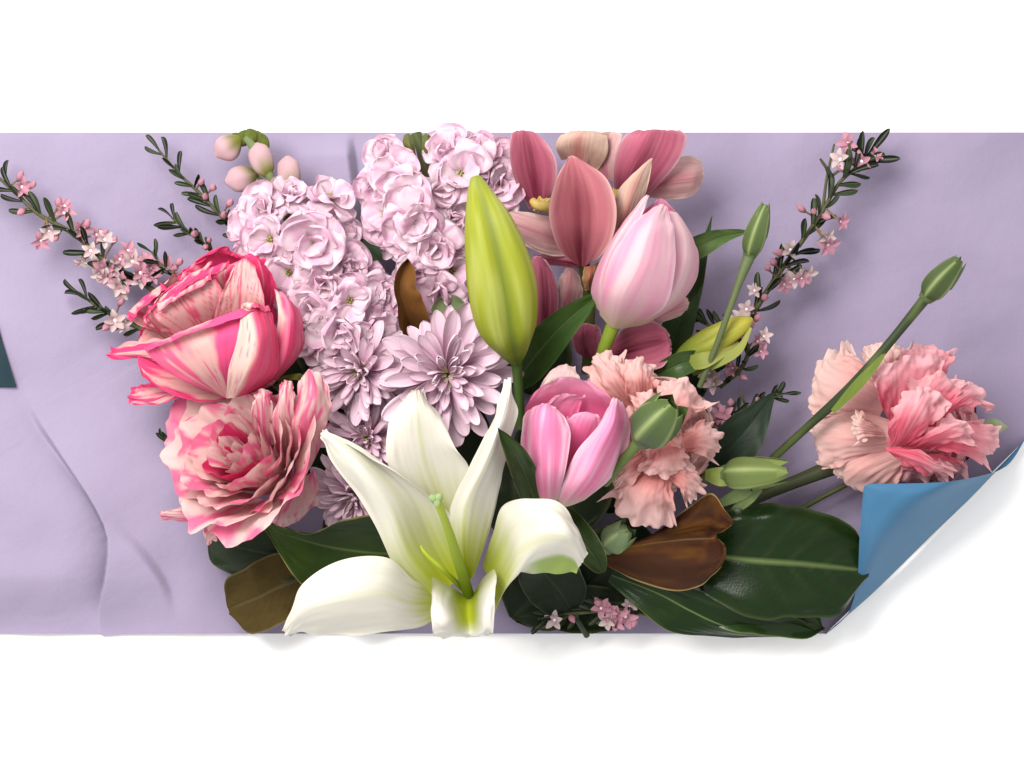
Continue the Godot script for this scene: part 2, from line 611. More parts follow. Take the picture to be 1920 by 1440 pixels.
	tube(o, "style", pts([878, 1112, 56, 862, 1060, 92, 846, 1010, 118, 830, 965, 138, 820, 940, 148]), [0.0030, 0.0028, 0.0024, 0.0021, 0.0022], M.stem, gr, {"nu": 22, "nv": 10})
	for k in 3:
		var a := deg_to_rad(200.0 + 120.0 * k)
		tube(o, "stigma_lobe", pts([819, 939, 147, 818 + 7 * cos(a), 936 + 7 * sin(a), 150, 817 + 11 * cos(a), 934 + 10 * sin(a), 149]), [0.0016, 0.0022, 0.0019, 0.0004], M.matte, plain(Color(0.27, 0.36, 0.15)), {"nu": 8, "nv": 8})
	for f in [[868, 1105, 56, 835, 1072, 84, 800, 1040, 94, 788, 1022, 97]]:
		tube(o, "filament", pts(f), [0.0016, 0.0013, 0.0011, 0.0005], M.stem, plain(Color(0.42, 0.50, 0.04)), {"nu": 14, "nv": 8})

func lily_buds() -> void:
	var o := thing("lily_bud", "tall closed yellow green lily bud standing beside the pink orchids", "lily bud", pt(970, 668, 70))
	var bud := func(u: float, v: float, s: float) -> Color:
		var c := mixc(Color(0.12, 0.17, 0.010), Color(0.28, 0.31, 0.016), sm(0.0, 0.5, u) - 0.35 * sm(0.8, 1.0, u))
		c = mixc(c, Color(0.42, 0.45, 0.12), 0.5 * sm(0.15, 0.95, noise.get_noise_2d(v * 1.2, u * 2.2 + 3.0) + 0.35))
		c = mixc(c, Color(0.085, 0.13, 0.015), 0.85 * pow(absf(cos(v * 1.5 + 0.86)), 22.0) * (1.0 - 0.5 * u))
		var k := 1.0 + 0.14 * noise.get_noise_2d(v * 16.0, u * 3.0)
		return Color(c.r * k, c.g * k, c.b * k)
	tube(o, "bud_body", pts([968, 676, 84, 960, 646, 92, 949, 598, 102, 938, 520, 112, 918, 430, 118, 901, 370, 116, 892, 334, 112]), [0.0036, 0.0098, 0.0168, 0.0184, 0.0138, 0.0076, 0.0030], M.waxy, bud, {"nu": 64, "nv": 72, "lobes": 0.24, "phase": 0.86})
	tube(o, "stem", pts([968, 668, 84, 970, 700, 76, 973, 740, 66, 975, 800, 50]), [0.0034, 0.0027, 0.0027, 0.0027], M.stem, plain(Color(0.07, 0.13, 0.03)))
	var o2 := thing("lily_bud", "small half hidden yellow lily bud lying among the wax flowers right of the tulip", "lily bud", pt(1275, 680, 40))
	var c2 := func(u: float, v: float, s: float) -> Color:
		return mixc(Color(0.17, 0.23, 0.025), Color(0.46, 0.42, 0.05), sm(0.1, 0.9, u) + 0.35 * noise.get_noise_2d(v * 3.0, u * 3.0))
	tube(o2, "bud_body", pts([1262, 685, 42, 1300, 660, 48, 1345, 635, 54, 1385, 612, 56, 1410, 598, 54]), [0.003, 0.0066, 0.0082, 0.0074, 0.0052, 0.0012], M.waxy, c2, {"nu": 30, "nv": 40, "lobes": 0.2})
	for r in [[[1275, 672, 50, 1278, 690, 52], [1310, 662, 60, 1318, 692, 60], [1345, 655, 60, 1354, 672, 60], [1384, 640, 56, 1388, 646, 56]], [[1290, 690, 52, 1300, 705, 50], [1330, 672, 58, 1345, 690, 58], [1380, 650, 60, 1390, 662, 60], [1405, 612, 58, 1410, 616, 58]]]:
		sheet(o2, "sepal", r, M.waxy, func(u: float, v: float, s: float) -> Color: return mixc(Color(0.15, 0.21, 0.035), Color(0.36, 0.35, 0.08), u + 0.3 * noise.get_noise_2d(v * 2.0, s)), {"nu": 18, "nv": 10})

# ---------------------------------------------------------------- tulips
func tulip_pale(u: float, v: float, s: float) -> Color:
	var c := mixc(Color(0.78, 0.54, 0.56), Color(0.80, 0.30, 0.48), 0.90 * sm(0.0, 0.75, 0.62 * absf(v - 0.1) + 0.42 * noise.get_noise_3d(v * 1.7, u * 1.2, s) + 0.22 * sin(PI * u) - 0.05))
	c = mixc(c, Color(0.70, 0.56, 0.58), sm(0.72, 1.0, absf(v)) * 0.7)
	c = mixc(c, Color(0.62, 0.50, 0.36), 1.0 - sm(0.0, 0.16, u))
	var k := 1.0 + 0.07 * noise.get_noise_3d(v * 18.0, u * 1.5, s)
	return Color(c.r * k, c.g * k, c.b * k)

func tulip_pink(u: float, v: float, s: float) -> Color:
	var c := mixc(Color(0.84, 0.23, 0.43), Color(0.90, 0.48, 0.62), sm(-0.3, 0.8, noise.get_noise_3d(v * 3.5, u * 1.2, s) + 0.5 * absf(v) - 0.1))
	c = mixc(c, Color(0.82, 0.60, 0.70), sm(0.78, 1.0, maxf(absf(v), u)) * 0.8)
	c = mixc(c, Color(0.66, 0.52, 0.42), 1.0 - sm(0.0, 0.13, u))
	var k := 1.0 + 0.09 * noise.get_noise_3d(v * 18.0, u * 1.5, s)
	return Color(c.r * k, c.g * k, c.b * k)

func tulip_deep(u: float, v: float, s: float) -> Color:
	var c := mixc(Color(0.90, 0.15, 0.36), Color(0.92, 0.36, 0.54), sm(0.45, 0.95, u) + 0.3 * noise.get_noise_3d(v * 5.0, u, s))
	c = mixc(c, Color(0.68, 0.40, 0.54), sm(0.93, 1.0, u))
	return c

func tulips() -> void:
	var q := {"nu": 44, "nv": 36, "vein": 0.3, "vf": 10.0, "ruf": 0.8}
	var o := thing("pale_tulip", "pale pink tulip with white streaks leaning against the dark pink orchid", "tulip", pt(1150, 640, 66), "pink tulips")
	sheet(o, "petal", [[1160, 560, 44, 1220, 560, 40, 1270, 560, 44], [1180, 470, 60, 1235, 460, 56, 1296, 480, 60], [1200, 410, 74, 1238, 400, 74, 1285, 420, 70], [1222, 382, 80, 1240, 372, 82, 1262, 392, 80]], M.petal, tulip_deep, q)
	sheet(o, "petal", [[1160, 608, 66, 1190, 612, 68, 1215, 606, 60], [1200, 560, 86, 1252, 565, 88, 1280, 562, 66], [1232, 500, 96, 1284, 500, 96, 1310, 505, 72], [1240, 440, 98, 1285, 442, 94, 1304, 455, 74], [1248, 396, 92, 1268, 399, 88, 1283, 414, 78]], M.petal, tulip_pale, q)
	sheet(o, "petal", [[1116, 575, 60, 1130, 590, 70, 1142, 602, 74], [1109, 545, 64, 1125, 530, 86, 1152, 520, 90], [1124, 490, 72, 1143, 470, 95, 1174, 452, 98], [1160, 430, 78, 1178, 413, 96, 1202, 406, 98], [1212, 368, 84, 1214, 366, 86, 1217, 368, 86]], M.petal, tulip_pale, q)
	sheet(o, "petal", [[1124, 590, 68, 1150, 615, 72, 1186, 613, 68], [1128, 545, 92, 1165, 558, 106, 1246, 575, 92], [1142, 490, 106, 1195, 500, 119, 1266, 504, 106], [1172, 438, 110, 1215, 438, 121, 1266, 440, 108], [1204, 404, 106, 1228, 404, 112, 1258, 412, 104], [1232, 388, 99, 1243, 382, 100, 1253, 391, 98]], M.petal, tulip_pale, q)
	tube(o, "stem", pts([1152, 605, 68, 1140, 635, 64, 1130, 665, 58, 1118, 720, 44]), [0.004, 0.0036, 0.0036, 0.0036], M.stem, plain(Color(0.20, 0.27, 0.03)))
	var o2 := thing("pink_tulip", "bright pink tulip with a deep pink cup between the lily and the salmon carnation", "tulip", pt(1048, 944, 84), "pink tulips")
	sheet(o2, "petal", [[1010, 800, 60, 1050, 790, 60, 1090, 780, 60], [1010, 735, 84, 1045, 720, 88, 1090, 722, 86], [1030, 700, 88, 1055, 697, 90, 1085, 704, 88], [1050, 685, 84, 1062, 682, 86, 1076, 690, 84]], M.petal, func(u: float, v: float, s: float) -> Color: return mixc(Color(0.70, 0.55, 0.48), Color(0.62, 0.3, 0.42), 0.3 + 0.4 * noise.get_noise_2d(v * 3.0, u * 2.0)), q)
	sheet(o2, "petal", [[1040, 900, 60, 1070, 900, 60, 1110, 900, 60], [1000, 820, 84, 1080, 810, 82, 1160, 820, 84], [984, 775, 98, 1075, 762, 93, 1162, 775, 96], [1000, 738, 107, 1075, 730, 103, 1142, 745, 106], [1035, 713, 111, 1070, 707, 112, 1108, 716, 111]], M.petal, tulip_deep, q)
	sheet(o2, "petal", [[1030, 900, 68, 1060, 900, 68, 1090, 900, 68], [1010, 830, 90, 1045, 815, 90, 1080, 810, 92], [1000, 790, 101, 1040, 768, 101, 1090, 755, 101], [1040, 742, 108, 1062, 738, 108, 1098, 742, 106]], M.petal, tulip_deep, q)
	sheet(o2, "petal", [[1040, 925, 76, 1050, 932, 78, 1062, 925, 76], [1040, 860, 94, 1066, 860, 98, 1096, 860, 94], [1045, 808, 104, 1086, 795, 109, 1130, 805, 104], [1064, 782, 109, 1095, 772, 111, 1122, 778, 109]], M.petal, tulip_deep, q)
	sheet(o2, "petal", [[1000, 922, 84, 1020, 954, 88, 1046, 938, 90], [980, 868, 92, 1015, 880, 114, 1060, 884, 112], [978, 810, 98, 1014, 808, 122, 1070, 818, 116], [987, 774, 102, 1020, 766, 120, 1062, 786, 116], [1010, 759, 108, 1025, 756, 112, 1042, 763, 112]], M.petal, tulip_pink, q)
	sheet(o2, "petal", [[1042, 944, 86, 1062, 950, 87, 1096, 938, 78], [1056, 903, 104, 1100, 902, 114, 1142, 900, 88], [1080, 848, 112, 1128, 845, 121, 1172, 852, 92], [1120, 800, 114, 1150, 795, 122, 1182, 810, 96], [1138, 765, 112, 1155, 761, 115, 1176, 776, 98], [1150, 745, 106, 1156, 747, 106, 1164, 754, 101]], M.petal, tulip_pink, q)
	tube(o2, "stem", pts([1046, 925, 84, 1047, 944, 84, 1050, 985, 62, 1060, 1040, 40]), [0.0045, 0.0042, 0.004, 0.004], M.stem, plain(Color(0.28, 0.30, 0.08)))

# ---------------------------------------------------------------- roses
func rose_a(u: float, v: float, s: float) -> Color:
	var cream := Color(0.76, 0.40, 0.38)
	var pink := Color(0.74, 0.055, 0.18)
	var n := noise.get_noise_3d(v * 1.5 + s, u * 0.9, s) + 0.28 * noise.get_noise_3d(v * 8.0, u * 1.6, s + 9.0)
	var edge := sm(0.80, 1.0, maxf(absf(v), u)) * 0.55
	var m := sm(-0.16, 0.16, n + 0.02 + edge - 0.15 * (1.0 - u))
	var fleck := sm(0.42, 0.55, fine.get_noise_3d(v * 14.0, u * 7.0, s))
	var c := mixc(cream, pink, clampf(m * 0.92 + 0.10 + fleck * 0.5, 0.0, 1.0))
	var k := 1.0 + 0.12 * noise.get_noise_3d(v * 14.0, u * 2.0, s)
	return Color(c.r * k, c.g * k, c.b * k)

func rose_red(u: float, v: float, s: float) -> Color:
	var c := mixc(Color(0.74, 0.045, 0.16), Color(0.78, 0.20, 0.28), sm(0.15, 0.5, noise.get_noise_3d(v * 3.0, u * 1.2, s)))
	return c

func rose_b(u: float, v: float, s: float) -> Color:
	var cream := Color(0.90, 0.62, 0.59)
	var pink := Color(0.88, 0.17, 0.34)
	var n := noise.get_noise_3d(v * 2.2 + s, u * 1.6, s) + 0.5 * noise.get_noise_3d(v * 6.0, u * 2.4, s + 9.0)
	var m := sm(-0.05, 0.35, n + sm(0.85, 1.0, u) * 0.10 - 0.02)
	var fleck := sm(0.35, 0.5, fine.get_noise_3d(v * 16.0, u * 9.0, s))
	var blush := mixc(cream, Color(0.88, 0.42, 0.44), 0.75 * (1.0 - sm(0.2, 0.75, u)))
	var c := mixc(blush, pink, clampf(m * 0.95 + fleck * 0.55, 0.0, 1.0))
	var k := 1.0 + 0.10 * noise.get_noise_3d(v * 14.0, u * 2.0, s)
	return Color(c.r * k, c.g * k, c.b * k)

func rose_core(o: Node3D, d: Vector3, spin: float, count: int, reach: float, tall: float, tall_out: float, open: float, col: Callable, sd: float, first := 0) -> void:
	var b := facing(d, spin)
	for k in range(first, count):
		var t := float(k) / (count - 1)
		var r0 := lerpf(0.0022, 0.0075, t)
		var len := lerpf(tall, tall_out, pow(t, 0.9))
		var th0 := lerpf(89.0, lerpf(82.0, 46.0, open), t)
		var th1 := lerpf(91.0, lerpf(84.0, 22.0, open), pow(t, 1.1))
		var curl := deg_to_rad(lerpf(4.0, 74.0, sm(0.1, 0.85, t)))
		var span := lerpf(1.9, 0.98, sm(0.0, 0.65, t))
		var m := wrap_petal(r0 + reach * 0.16 * t, len, span, th0, th1, curl, (rose_red if k % 4 == 0 else col) if t < 0.36 else col, {"seed": sd + k * 7.3, "wob": lerpf(0.0012, 0.0045, t), "point": lerpf(0.02, 0.09, t), "nu": 24, "nv": 30})
		put(o, "petal", m, M.frill, Transform3D(b * Basis(Vector3.UP, k * 2.39996 + 0.35 * sin(k * 5.1)), d.normalized() * 0.006))

func roses() -> void:
	var q := {"nu": 36, "nv": 36, "vein": 0.5, "vf": 7.0, "ruf": 2.2}
	var o := thing("striped_rose", "hot pink and cream striped rose turned to the left, upper of two roses", "rose", pt(512, 712, 50), "striped roses")
	rose_core(o, Vector3(-0.62, 0.60, -0.58), 0.4, 15, 0.032, 0.040, 0.050, 0.32, rose_a, 3.0)
	var cream_red := func(u: float, v: float, s: float) -> Color:
		var m := sm(-0.40, -0.10, v + 0.25 * noise.get_noise_2d(u * 2.0, s) - 0.30 * (1.0 - u))
		var red := mixc(Color(0.70, 0.045, 0.13), Color(0.78, 0.12, 0.24), 0.5 + noise.get_noise_3d(v * 5.0, u * 1.5, s))
		var band := mixc(Color(0.76, 0.50, 0.44), Color(0.76, 0.16, 0.26), sm(0.30, 0.5, fine.get_noise_3d(v * 10.0, u * 6.0, s)) + sm(0.92, 1.0, u))
		return mixc(band, red, m)
	var flush := func(u: float, v: float, s: float) -> Color:
		var red := mixc(Color(0.74, 0.06, 0.17), Color(0.80, 0.20, 0.32), 0.45 + noise.get_noise_3d(v * 4.0, u * 1.5, s))
		return mixc(red, Color(0.78, 0.50, 0.46), (1.0 - sm(-0.75, -0.35, v + 0.2 * noise.get_noise_2d(u * 4.0, s))) * sm(0.35, 0.6, u) * (1.0 - sm(0.9, 1.0, u)))
	var wedge := func(u: float, v: float, s: float) -> Color:
		var m := sm(0.20, 0.30, v + 0.10 * noise.get_noise_2d(u * 4.0, s)) + 0.85 * sm(0.02, 0.22, -v - 0.42 + 0.9 * noise.get_noise_3d(v * 5.0, u * 1.0, s)) + sm(0.78, 0.98, u + 0.10 * noise.get_noise_2d(v * 6.0, s + 8.0)) + 0.7 * sm(0.36, 0.5, fine.get_noise_3d(v * 9.0, u * 5.0, s))
		return mixc(mixc(Color(0.72, 0.45, 0.41), rose_a(u, v, s), 0.4), Color(0.76, 0.07, 0.22), clampf(m, 0.0, 0.95))
	var veined := func(u: float, v: float, s: float) -> Color:
		var m := sm(0.12, 0.4, noise.get_noise_3d(v * 9.0 / (0.4 + u), u * 1.0, s)) * 0.7 + sm(0.86, 1.0, maxf(absf(v), u)) * 0.8 + 0.4 * (1.0 - sm(0.0, 0.25, u))
		return mixc(Color(0.78, 0.46, 0.43), Color(0.74, 0.07, 0.18), clampf(m + 0.12, 0.0, 0.94))
	var P := [
		[rose_a, [395, 740, 60, 360, 735, 48, 330, 715, 36], [345, 740, 66, 310, 735, 56, 290, 715, 42], [300, 758, 62, 270, 745, 58, 262, 720, 50], [246, 756, 54, 240, 745, 54, 250, 732, 52]],
		[rose_a, [420, 700, 60, 400, 680, 60, 400, 650, 56], [330, 680, 70, 320, 662, 74, 330, 635, 70], [262, 676, 66, 258, 660, 70, 280, 640, 66], [203, 668, 56, 200, 664, 56, 212, 657, 56]],
		[rose_a, [425, 748, 62, 430, 700, 50, 440, 640, 40], [372, 752, 72, 350, 700, 62, 360, 620, 48], [310, 735, 74, 280, 690, 68, 290, 610, 56], [266, 706, 72, 258, 670, 68, 262, 620, 60]],
		[rose_red, [470, 700, 40, 500, 650, 34, 520, 600, 34], [400, 600, 56, 440, 545, 52, 510, 520, 46], [350, 540, 74, 410, 490, 70, 490, 500, 62], [335, 515, 76, 398, 474, 78, 462, 484, 70], [378, 492, 78, 421, 461, 80, 434, 474, 74]],
		[rose_a, [420, 680, 40, 380, 640, 36, 400, 600, 34], [320, 640, 58, 300, 600, 56, 360, 540, 54], [262, 610, 72, 262, 578, 72, 330, 518, 72], [240, 594, 74, 246, 578, 74, 306, 530, 76], [248, 604, 79, 258, 586, 80, 314, 542, 80]],
		[rose_a, [420, 670, 46, 390, 630, 46, 420, 590, 44], [330, 630, 66, 320, 590, 70, 390, 535, 66], [276, 612, 78, 290, 572, 80, 360, 512, 80], [268, 596, 80, 300, 558, 82, 352, 520, 82]],
		[rose_red, [470, 610, 60, 490, 605, 60, 505, 595, 58], [472, 545, 80, 494, 535, 82, 514, 550, 72], [462, 498, 86, 484, 490, 88, 506, 508, 78], [456, 481, 84, 470, 476, 86, 490, 486, 80]],
		[rose_a, [300, 625, 70, 352, 588, 70, 412, 548, 70], [276, 594, 85, 330, 546, 87, 392, 506, 85], [282, 578, 88, 336, 530, 90, 400, 490, 88], [276, 590, 92, 332, 544, 94, 394, 506, 92]],
		[rose_red, [330, 605, 74, 380, 573, 74, 432, 548, 74], [310, 562, 91, 362, 528, 93, 422, 500, 91], [328, 546, 93, 374, 514, 95, 430, 488, 93], [320, 558, 97, 368, 526, 98, 424, 502, 96]],
		[rose_a, [390, 575, 72, 424, 562, 74, 464, 542, 74], [374, 532, 92, 416, 512, 94, 458, 500, 92], [392, 514, 86, 426, 497, 88, 462, 487, 86]],
		[veined, [330, 632, 78, 380, 625, 72, 440, 600, 72], [300, 606, 90, 350, 582, 88, 420, 550, 90], [288, 588, 92, 334, 556, 90, 402, 520, 93], [296, 572, 94, 344, 540, 95, 398, 506, 95], [292, 586, 98, 340, 556, 99, 396, 524, 99]],
		[veined, [392, 612, 84, 450, 592, 86, 500, 596, 84], [410, 562, 97, 455, 547, 95, 496, 562, 95], [428, 520, 99, 458, 512, 97, 488, 530, 96], [442, 492, 97, 460, 484, 97, 478, 500, 96]],
		[flush, [440, 742, 66, 480, 735, 62, 512, 722, 56], [500, 690, 84, 535, 680, 88, 562, 665, 66], [520, 610, 98, 550, 610, 98, 568, 635, 74], [520, 570, 98, 545, 570, 96, 562, 590, 78], [514, 545, 92, 528, 546, 92, 542, 560, 84]],
		[wedge, [420, 745, 66, 428, 748, 72, 434, 744, 74], [360, 722, 86, 402, 695, 100, 444, 690, 102], [306, 690, 92, 380, 650, 110, 456, 630, 114], [276, 660, 92, 370, 626, 108, 472, 588, 112], [270, 651, 93, 364, 612, 110, 474, 572, 113], [275, 658, 97, 370, 622, 116, 478, 584, 118]],
		[cream_red, [424, 746, 74, 440, 746, 84, 470, 738, 80], [428, 700, 104, 470, 698, 116, 516, 698, 92], [444, 635, 116, 486, 634, 125, 524, 636, 100], [450, 588, 114, 480, 586, 117, 510, 594, 102], [454, 570, 112, 479, 568, 114, 503, 578, 103], [452, 578, 117, 480, 577, 119, 506, 586, 106]],
	]
	for k in P.size():
		sheet(o, "petal", P[k].slice(1), M.petal, P[k][0], {"nu": 36, "nv": 40, "vein": 0.45, "vf": 7.0, "ruf": 2.6 if k < 8 else 1.5, "seed": 12.0 + k * 5.7})
	for r in [[[505, 730, 58, 520, 725, 60], [530, 725, 62, 548, 735, 62], [545, 745, 56, 552, 748, 56]], [[520, 715, 56, 530, 705, 58], [550, 712, 62, 562, 700, 62], [566, 716, 56, 572, 708, 56]]]:
		sheet(o, "sepal", r, M.leaf, plain(Color(0.16, 0.19, 0.035)), {"nu": 14, "nv": 10})
	tube(o, "stem", pts([515, 715, 50, 560, 760, 36, 640, 850, 24, 740, 960, 18]), [0.003, 0.0026, 0.0026, 0.0026], M.stem, plain(Color(0.06, 0.09, 0.03)))

	var o2 := thing("striped_rose", "fully open cream rose with pink flames and many layers beside the lily", "rose", pt(519, 898, 46), "striped roses")
	rose_core(o2, Vector3(-0.44, 0.80, -0.38), 1.1, 25, 0.054, 0.047, 0.056, 0.80, rose_b, 60.0)
	var R := [
		[[560, 900, 60, 580, 880, 64, 600, 840, 66], [540, 820, 84, 570, 800, 92, 612, 800, 86], [552, 760, 92, 585, 745, 102, 622, 760, 90], [572, 700, 90, 583, 692, 94, 602, 706, 90]],
		[[520, 860, 66, 540, 850, 70, 560, 840, 70], [510, 790, 92, 530, 775, 98, 552, 775, 94], [522, 740, 98, 534, 728, 102, 552, 735, 98], [530, 718, 94, 538, 712, 96, 546, 718, 94]],
		[[480, 850, 66, 500, 840, 70, 520, 830, 70], [472, 770, 92, 492, 755, 98, 512, 765, 94], [480, 738, 96, 492, 728, 100, 508, 736, 96]],
		[[480, 930, 60, 460, 960, 50, 430, 940, 60], [420, 985, 66, 400, 1000, 56, 380, 960, 66], [400, 1010, 60, 388, 1022, 54, 384, 985, 62]],
		[[430, 925, 66, 420, 945, 60, 410, 960, 54], [365, 950, 74, 360, 966, 68, 356, 978, 58], [318, 956, 70, 310, 966, 66, 316, 976, 60], [302, 958, 64, 300, 966, 62, 305, 972, 60]],
		[[520, 900, 58, 560, 900, 54, 590, 880, 54], [500, 960, 66, 545, 960, 60, 598, 920, 58], [492, 976, 62, 540, 986, 54, 592, 950, 52]],
	]
	for k in R.size():
		sheet(o2, "petal", R[k], M.frill, rose_b, {"nu": 34, "nv": 30, "vein": 0.5, "vf": 7.0, "ruf": 2.0, "seed": 44.0 + k * 6.1})

# ---------------------------------------------------------------- orchids
func orchid_col(edge: Color, mid: Color, deep: Color) -> Callable:
	return func(u: float, v: float, s: float) -> Color:
		var a := absf(v)
		var c := mixc(mid, deep, (1.0 - sm(0.0, 0.42, a + 0.15 * noise.get_noise_2d(v * 9.0, s))) * 0.75 * (1.0 - sm(0.45, 1.0, u)) + 0.55 * (1.0 - sm(0.0, 0.4, u)))
		c = mixc(c, edge, 0.9 * sm(0.86, 0.97, maxf(a, u * 0.98)) + 0.35 * sm(0.5, 0.95, a) + 0.3 * noise.get_noise_3d(v * 10.0, u * 1.2, s))
		var k := 1.0 + 0.16 * noise.get_noise_3d(v * 16.0, u * 1.3, s)
		return Color(c.r * k, c.g * k, c.b * k)

func orchids() -> void:
	var rosy := orchid_col(Color(0.58, 0.33, 0.32), Color(0.46, 0.14, 0.17), Color(0.15, 0.016, 0.035))
	var deep := orchid_col(Color(0.54, 0.28, 0.33), Color(0.42, 0.10, 0.16), Color(0.15, 0.012, 0.034))
	var pale := orchid_col(Color(0.62, 0.46, 0.40), Color(0.56, 0.32, 0.32), Color(0.40, 0.12, 0.16))
	var cream := orchid_col(Color(0.60, 0.46, 0.34), Color(0.60, 0.42, 0.34), Color(0.50, 0.20, 0.18))
	var q := {"nu": 40, "nv": 32, "vein": 0.35, "vf": 9.0, "ruf": 0.6}
	var gold := plain(Color(0.55, 0.40, 0.12))
	var o := thing("orchid_bloom", "dusky pink orchid bloom with a broad upright petal left of the pale tulip", "orchid", pt(1090, 500, 40), "pink orchids")
	sheet(o, "petal", [[1078, 494, 56, 1092, 500, 50, 1108, 492, 56], [1050, 470, 70, 1092, 465, 55, 1126, 480, 70], [1034, 430, 80, 1090, 425, 64, 1148, 445, 80], [1030, 390, 84, 1086, 385, 70, 1156, 395, 84], [1040, 345, 84, 1080, 340, 76, 1140, 340, 84], [1058, 308, 80, 1074, 304, 78, 1108, 310, 80], [1068, 294, 76, 1072, 291, 76, 1078, 294, 76]], M.petal, rosy, q)
	sheet(o, "petal", [[1140, 480, 46, 1150, 480, 48, 1162, 470, 48], [1150, 400, 66, 1172, 400, 74, 1196, 400, 66], [1160, 355, 76, 1190, 345, 82, 1212, 355, 76], [1196, 318, 82, 1208, 312, 85, 1220, 320, 82], [1220, 298, 84, 1222, 296, 84, 1224, 299, 84]], M.petal, cream, q)
	sheet(o, "petal", [[1060, 480, 42, 1064, 450, 40, 1060, 410, 44], [1025, 478, 46, 1022, 440, 54, 1022, 404, 50], [975, 455, 44, 975, 422, 54, 975, 396, 48], [940, 425, 40, 938, 405, 44, 940, 390, 42]], M.petal, pale, q)
	sheet(o, "petal", [[1085, 505, 40, 1090, 495, 44, 1100, 490, 42], [1040, 498, 34, 1036, 486, 40, 1040, 478, 38], [1000, 492, 30, 998, 484, 32, 1000, 478, 32]], M.petal, deep, q)
	sheet(o, "lip", [[1095, 500, 52, 1108, 498, 56, 1125, 490, 52], [1092, 525, 48, 1106, 522, 55, 1124, 508, 50], [1096, 545, 42, 1104, 544, 44, 1112, 536, 42]], M.petal, orchid_col(Color(0.6, 0.38, 0.2), Color(0.5, 0.25, 0.12), Color(0.3, 0.06, 0.05)), q)
	tube(o, "stem", pts([1094, 490, 48, 1098, 520, 40, 1106, 580, 30, 1100, 700, 20]), [0.0035, 0.003, 0.003, 0.003], M.stem, plain(Color(0.07, 0.08, 0.02)))
	var o2 := thing("orchid_bloom", "deep pink orchid bloom at the top edge above the pale tulip", "orchid", pt(1160, 345, 30), "pink orchids")
	sheet(o2, "petal", [[1052, 300, 34, 1085, 300, 40, 1120, 320, 36], [1042, 275, 44, 1085, 270, 52, 1138, 290, 46], [1050, 254, 46, 1090, 250, 54, 1140, 262, 48], [1070, 246, 42, 1095, 244, 44, 1128, 248, 42]], M.petal, cream, q)
	sheet(o2, "petal", [[1110, 330, 30, 1135, 335, 32, 1150, 340, 32], [1100, 290, 46, 1130, 290, 40, 1158, 290, 48], [1128, 248, 44, 1145, 246, 42, 1166, 250, 44]], M.petal, pale, q)
	sheet(o2, "petal", [[1205, 368, 40, 1216, 352, 46, 1228, 335, 44], [1250, 374, 46, 1258, 335, 58, 1268, 298, 50], [1294, 368, 48, 1300, 330, 58, 1300, 294, 50], [1314, 350, 46, 1320, 325, 48, 1314, 305, 46]], M.petal, pale, q)
	sheet(o2, "petal", [[1150, 352, 44, 1180, 372, 46, 1206, 370, 46], [1150, 310, 60, 1190, 330, 64, 1240, 342, 62], [1160, 272, 70, 1215, 285, 76, 1276, 296, 72], [1176, 252, 72, 1230, 250, 78, 1288, 258, 72], [1196, 244, 66, 1235, 242, 68, 1276, 245, 66]], M.petal, deep, q)
	sheet(o2, "lip", [[1150, 350, 40, 1162, 350, 46, 1176, 345, 42], [1144, 372, 44, 1160, 378, 50, 1176, 368, 46], [1148, 388, 40, 1158, 392, 42, 1168, 386, 40]], M.petal, gold, q)
	var o3 := thing("orchid_bloom", "orchid bloom at the top edge between the pale stock and the broad pink petal", "orchid", pt(1010, 380, 30), "pink orchids")
	sheet(o3, "petal", [[992, 392, 40, 1010, 388, 40, 1030, 372, 40], [966, 340, 52, 1000, 330, 46, 1044, 335, 54], [956, 290, 58, 992, 285, 52, 1040, 295, 60], [958, 256, 58, 985, 250, 56, 1020, 262, 58], [966, 246, 54, 984, 244, 54, 1002, 248, 54]], M.petal, deep, q)
	sheet(o3, "lip", [[1025, 395, 50, 1032, 385, 54, 1040, 372, 50], [1008, 398, 54, 1012, 388, 60, 1024, 372, 54], [998, 388, 52, 1003, 378, 56, 1010, 370, 52]], M.petal, gold, {"nu": 18, "nv": 14, "ruf": 2.0})
	tube(o3, "column", pts([1036, 392, 54, 1020, 388, 62, 1006, 384, 64, 998, 376, 62]), [0.003, 0.0028, 0.0025, 0.002], M.petal, gold, {"nu": 12})
	var o4 := thing("orchid_bloom", "shaded wine pink orchid bloom tucked behind the green lily bud", "orchid", pt(1030, 560, 22), "pink orchids")
	sheet(o4, "petal", [[995, 620, 30, 1020, 625, 34, 1040, 615, 32], [990, 560, 40, 1020, 555, 46, 1048, 560, 40], [994, 510, 44, 1015, 500, 48, 1040, 520, 44], [1000, 482, 42, 1010, 480, 42, 1024, 488, 42]], M.petal, deep, q)
	sheet(o4, "petal", [[1040, 590, 26, 1060, 590, 28, 1085, 580, 28], [1044, 550, 34, 1066, 545, 40, 1094, 545, 36], [1050, 520, 36, 1070, 510, 40, 1092, 525, 36], [1058, 505, 34, 1068, 502, 34, 1080, 510, 34]], M.petal, pale, q)
	var o5 := thing("orchid_bloom", "orchid bloom with cupped wine pink petals under the pale tulip and its stem", "orchid", pt(1200, 640, 30), "pink orchids")
	sheet(o5, "petal", [[1145, 640, 40, 1150, 665, 40, 1170, 685, 38], [1172, 615, 54, 1190, 655, 46, 1212, 694, 50], [1215, 600, 60, 1225, 645, 52, 1242, 688, 56], [1242, 612, 58, 1250, 640, 56, 1256, 668, 56], [1254, 630, 54, 1258, 642, 54, 1260, 656, 54]], M.petal, deep, q)
	sheet(o5, "petal", [[1200, 620, 40, 1200, 606, 42, 1205, 590, 40], [1235, 606, 52, 1245, 588, 56, 1250, 566, 50], [1272, 594, 54, 1280, 574, 57, 1278, 552, 54], [1288, 580, 54, 1292, 570, 55, 1290, 560, 54]], M.petal, pale, q)
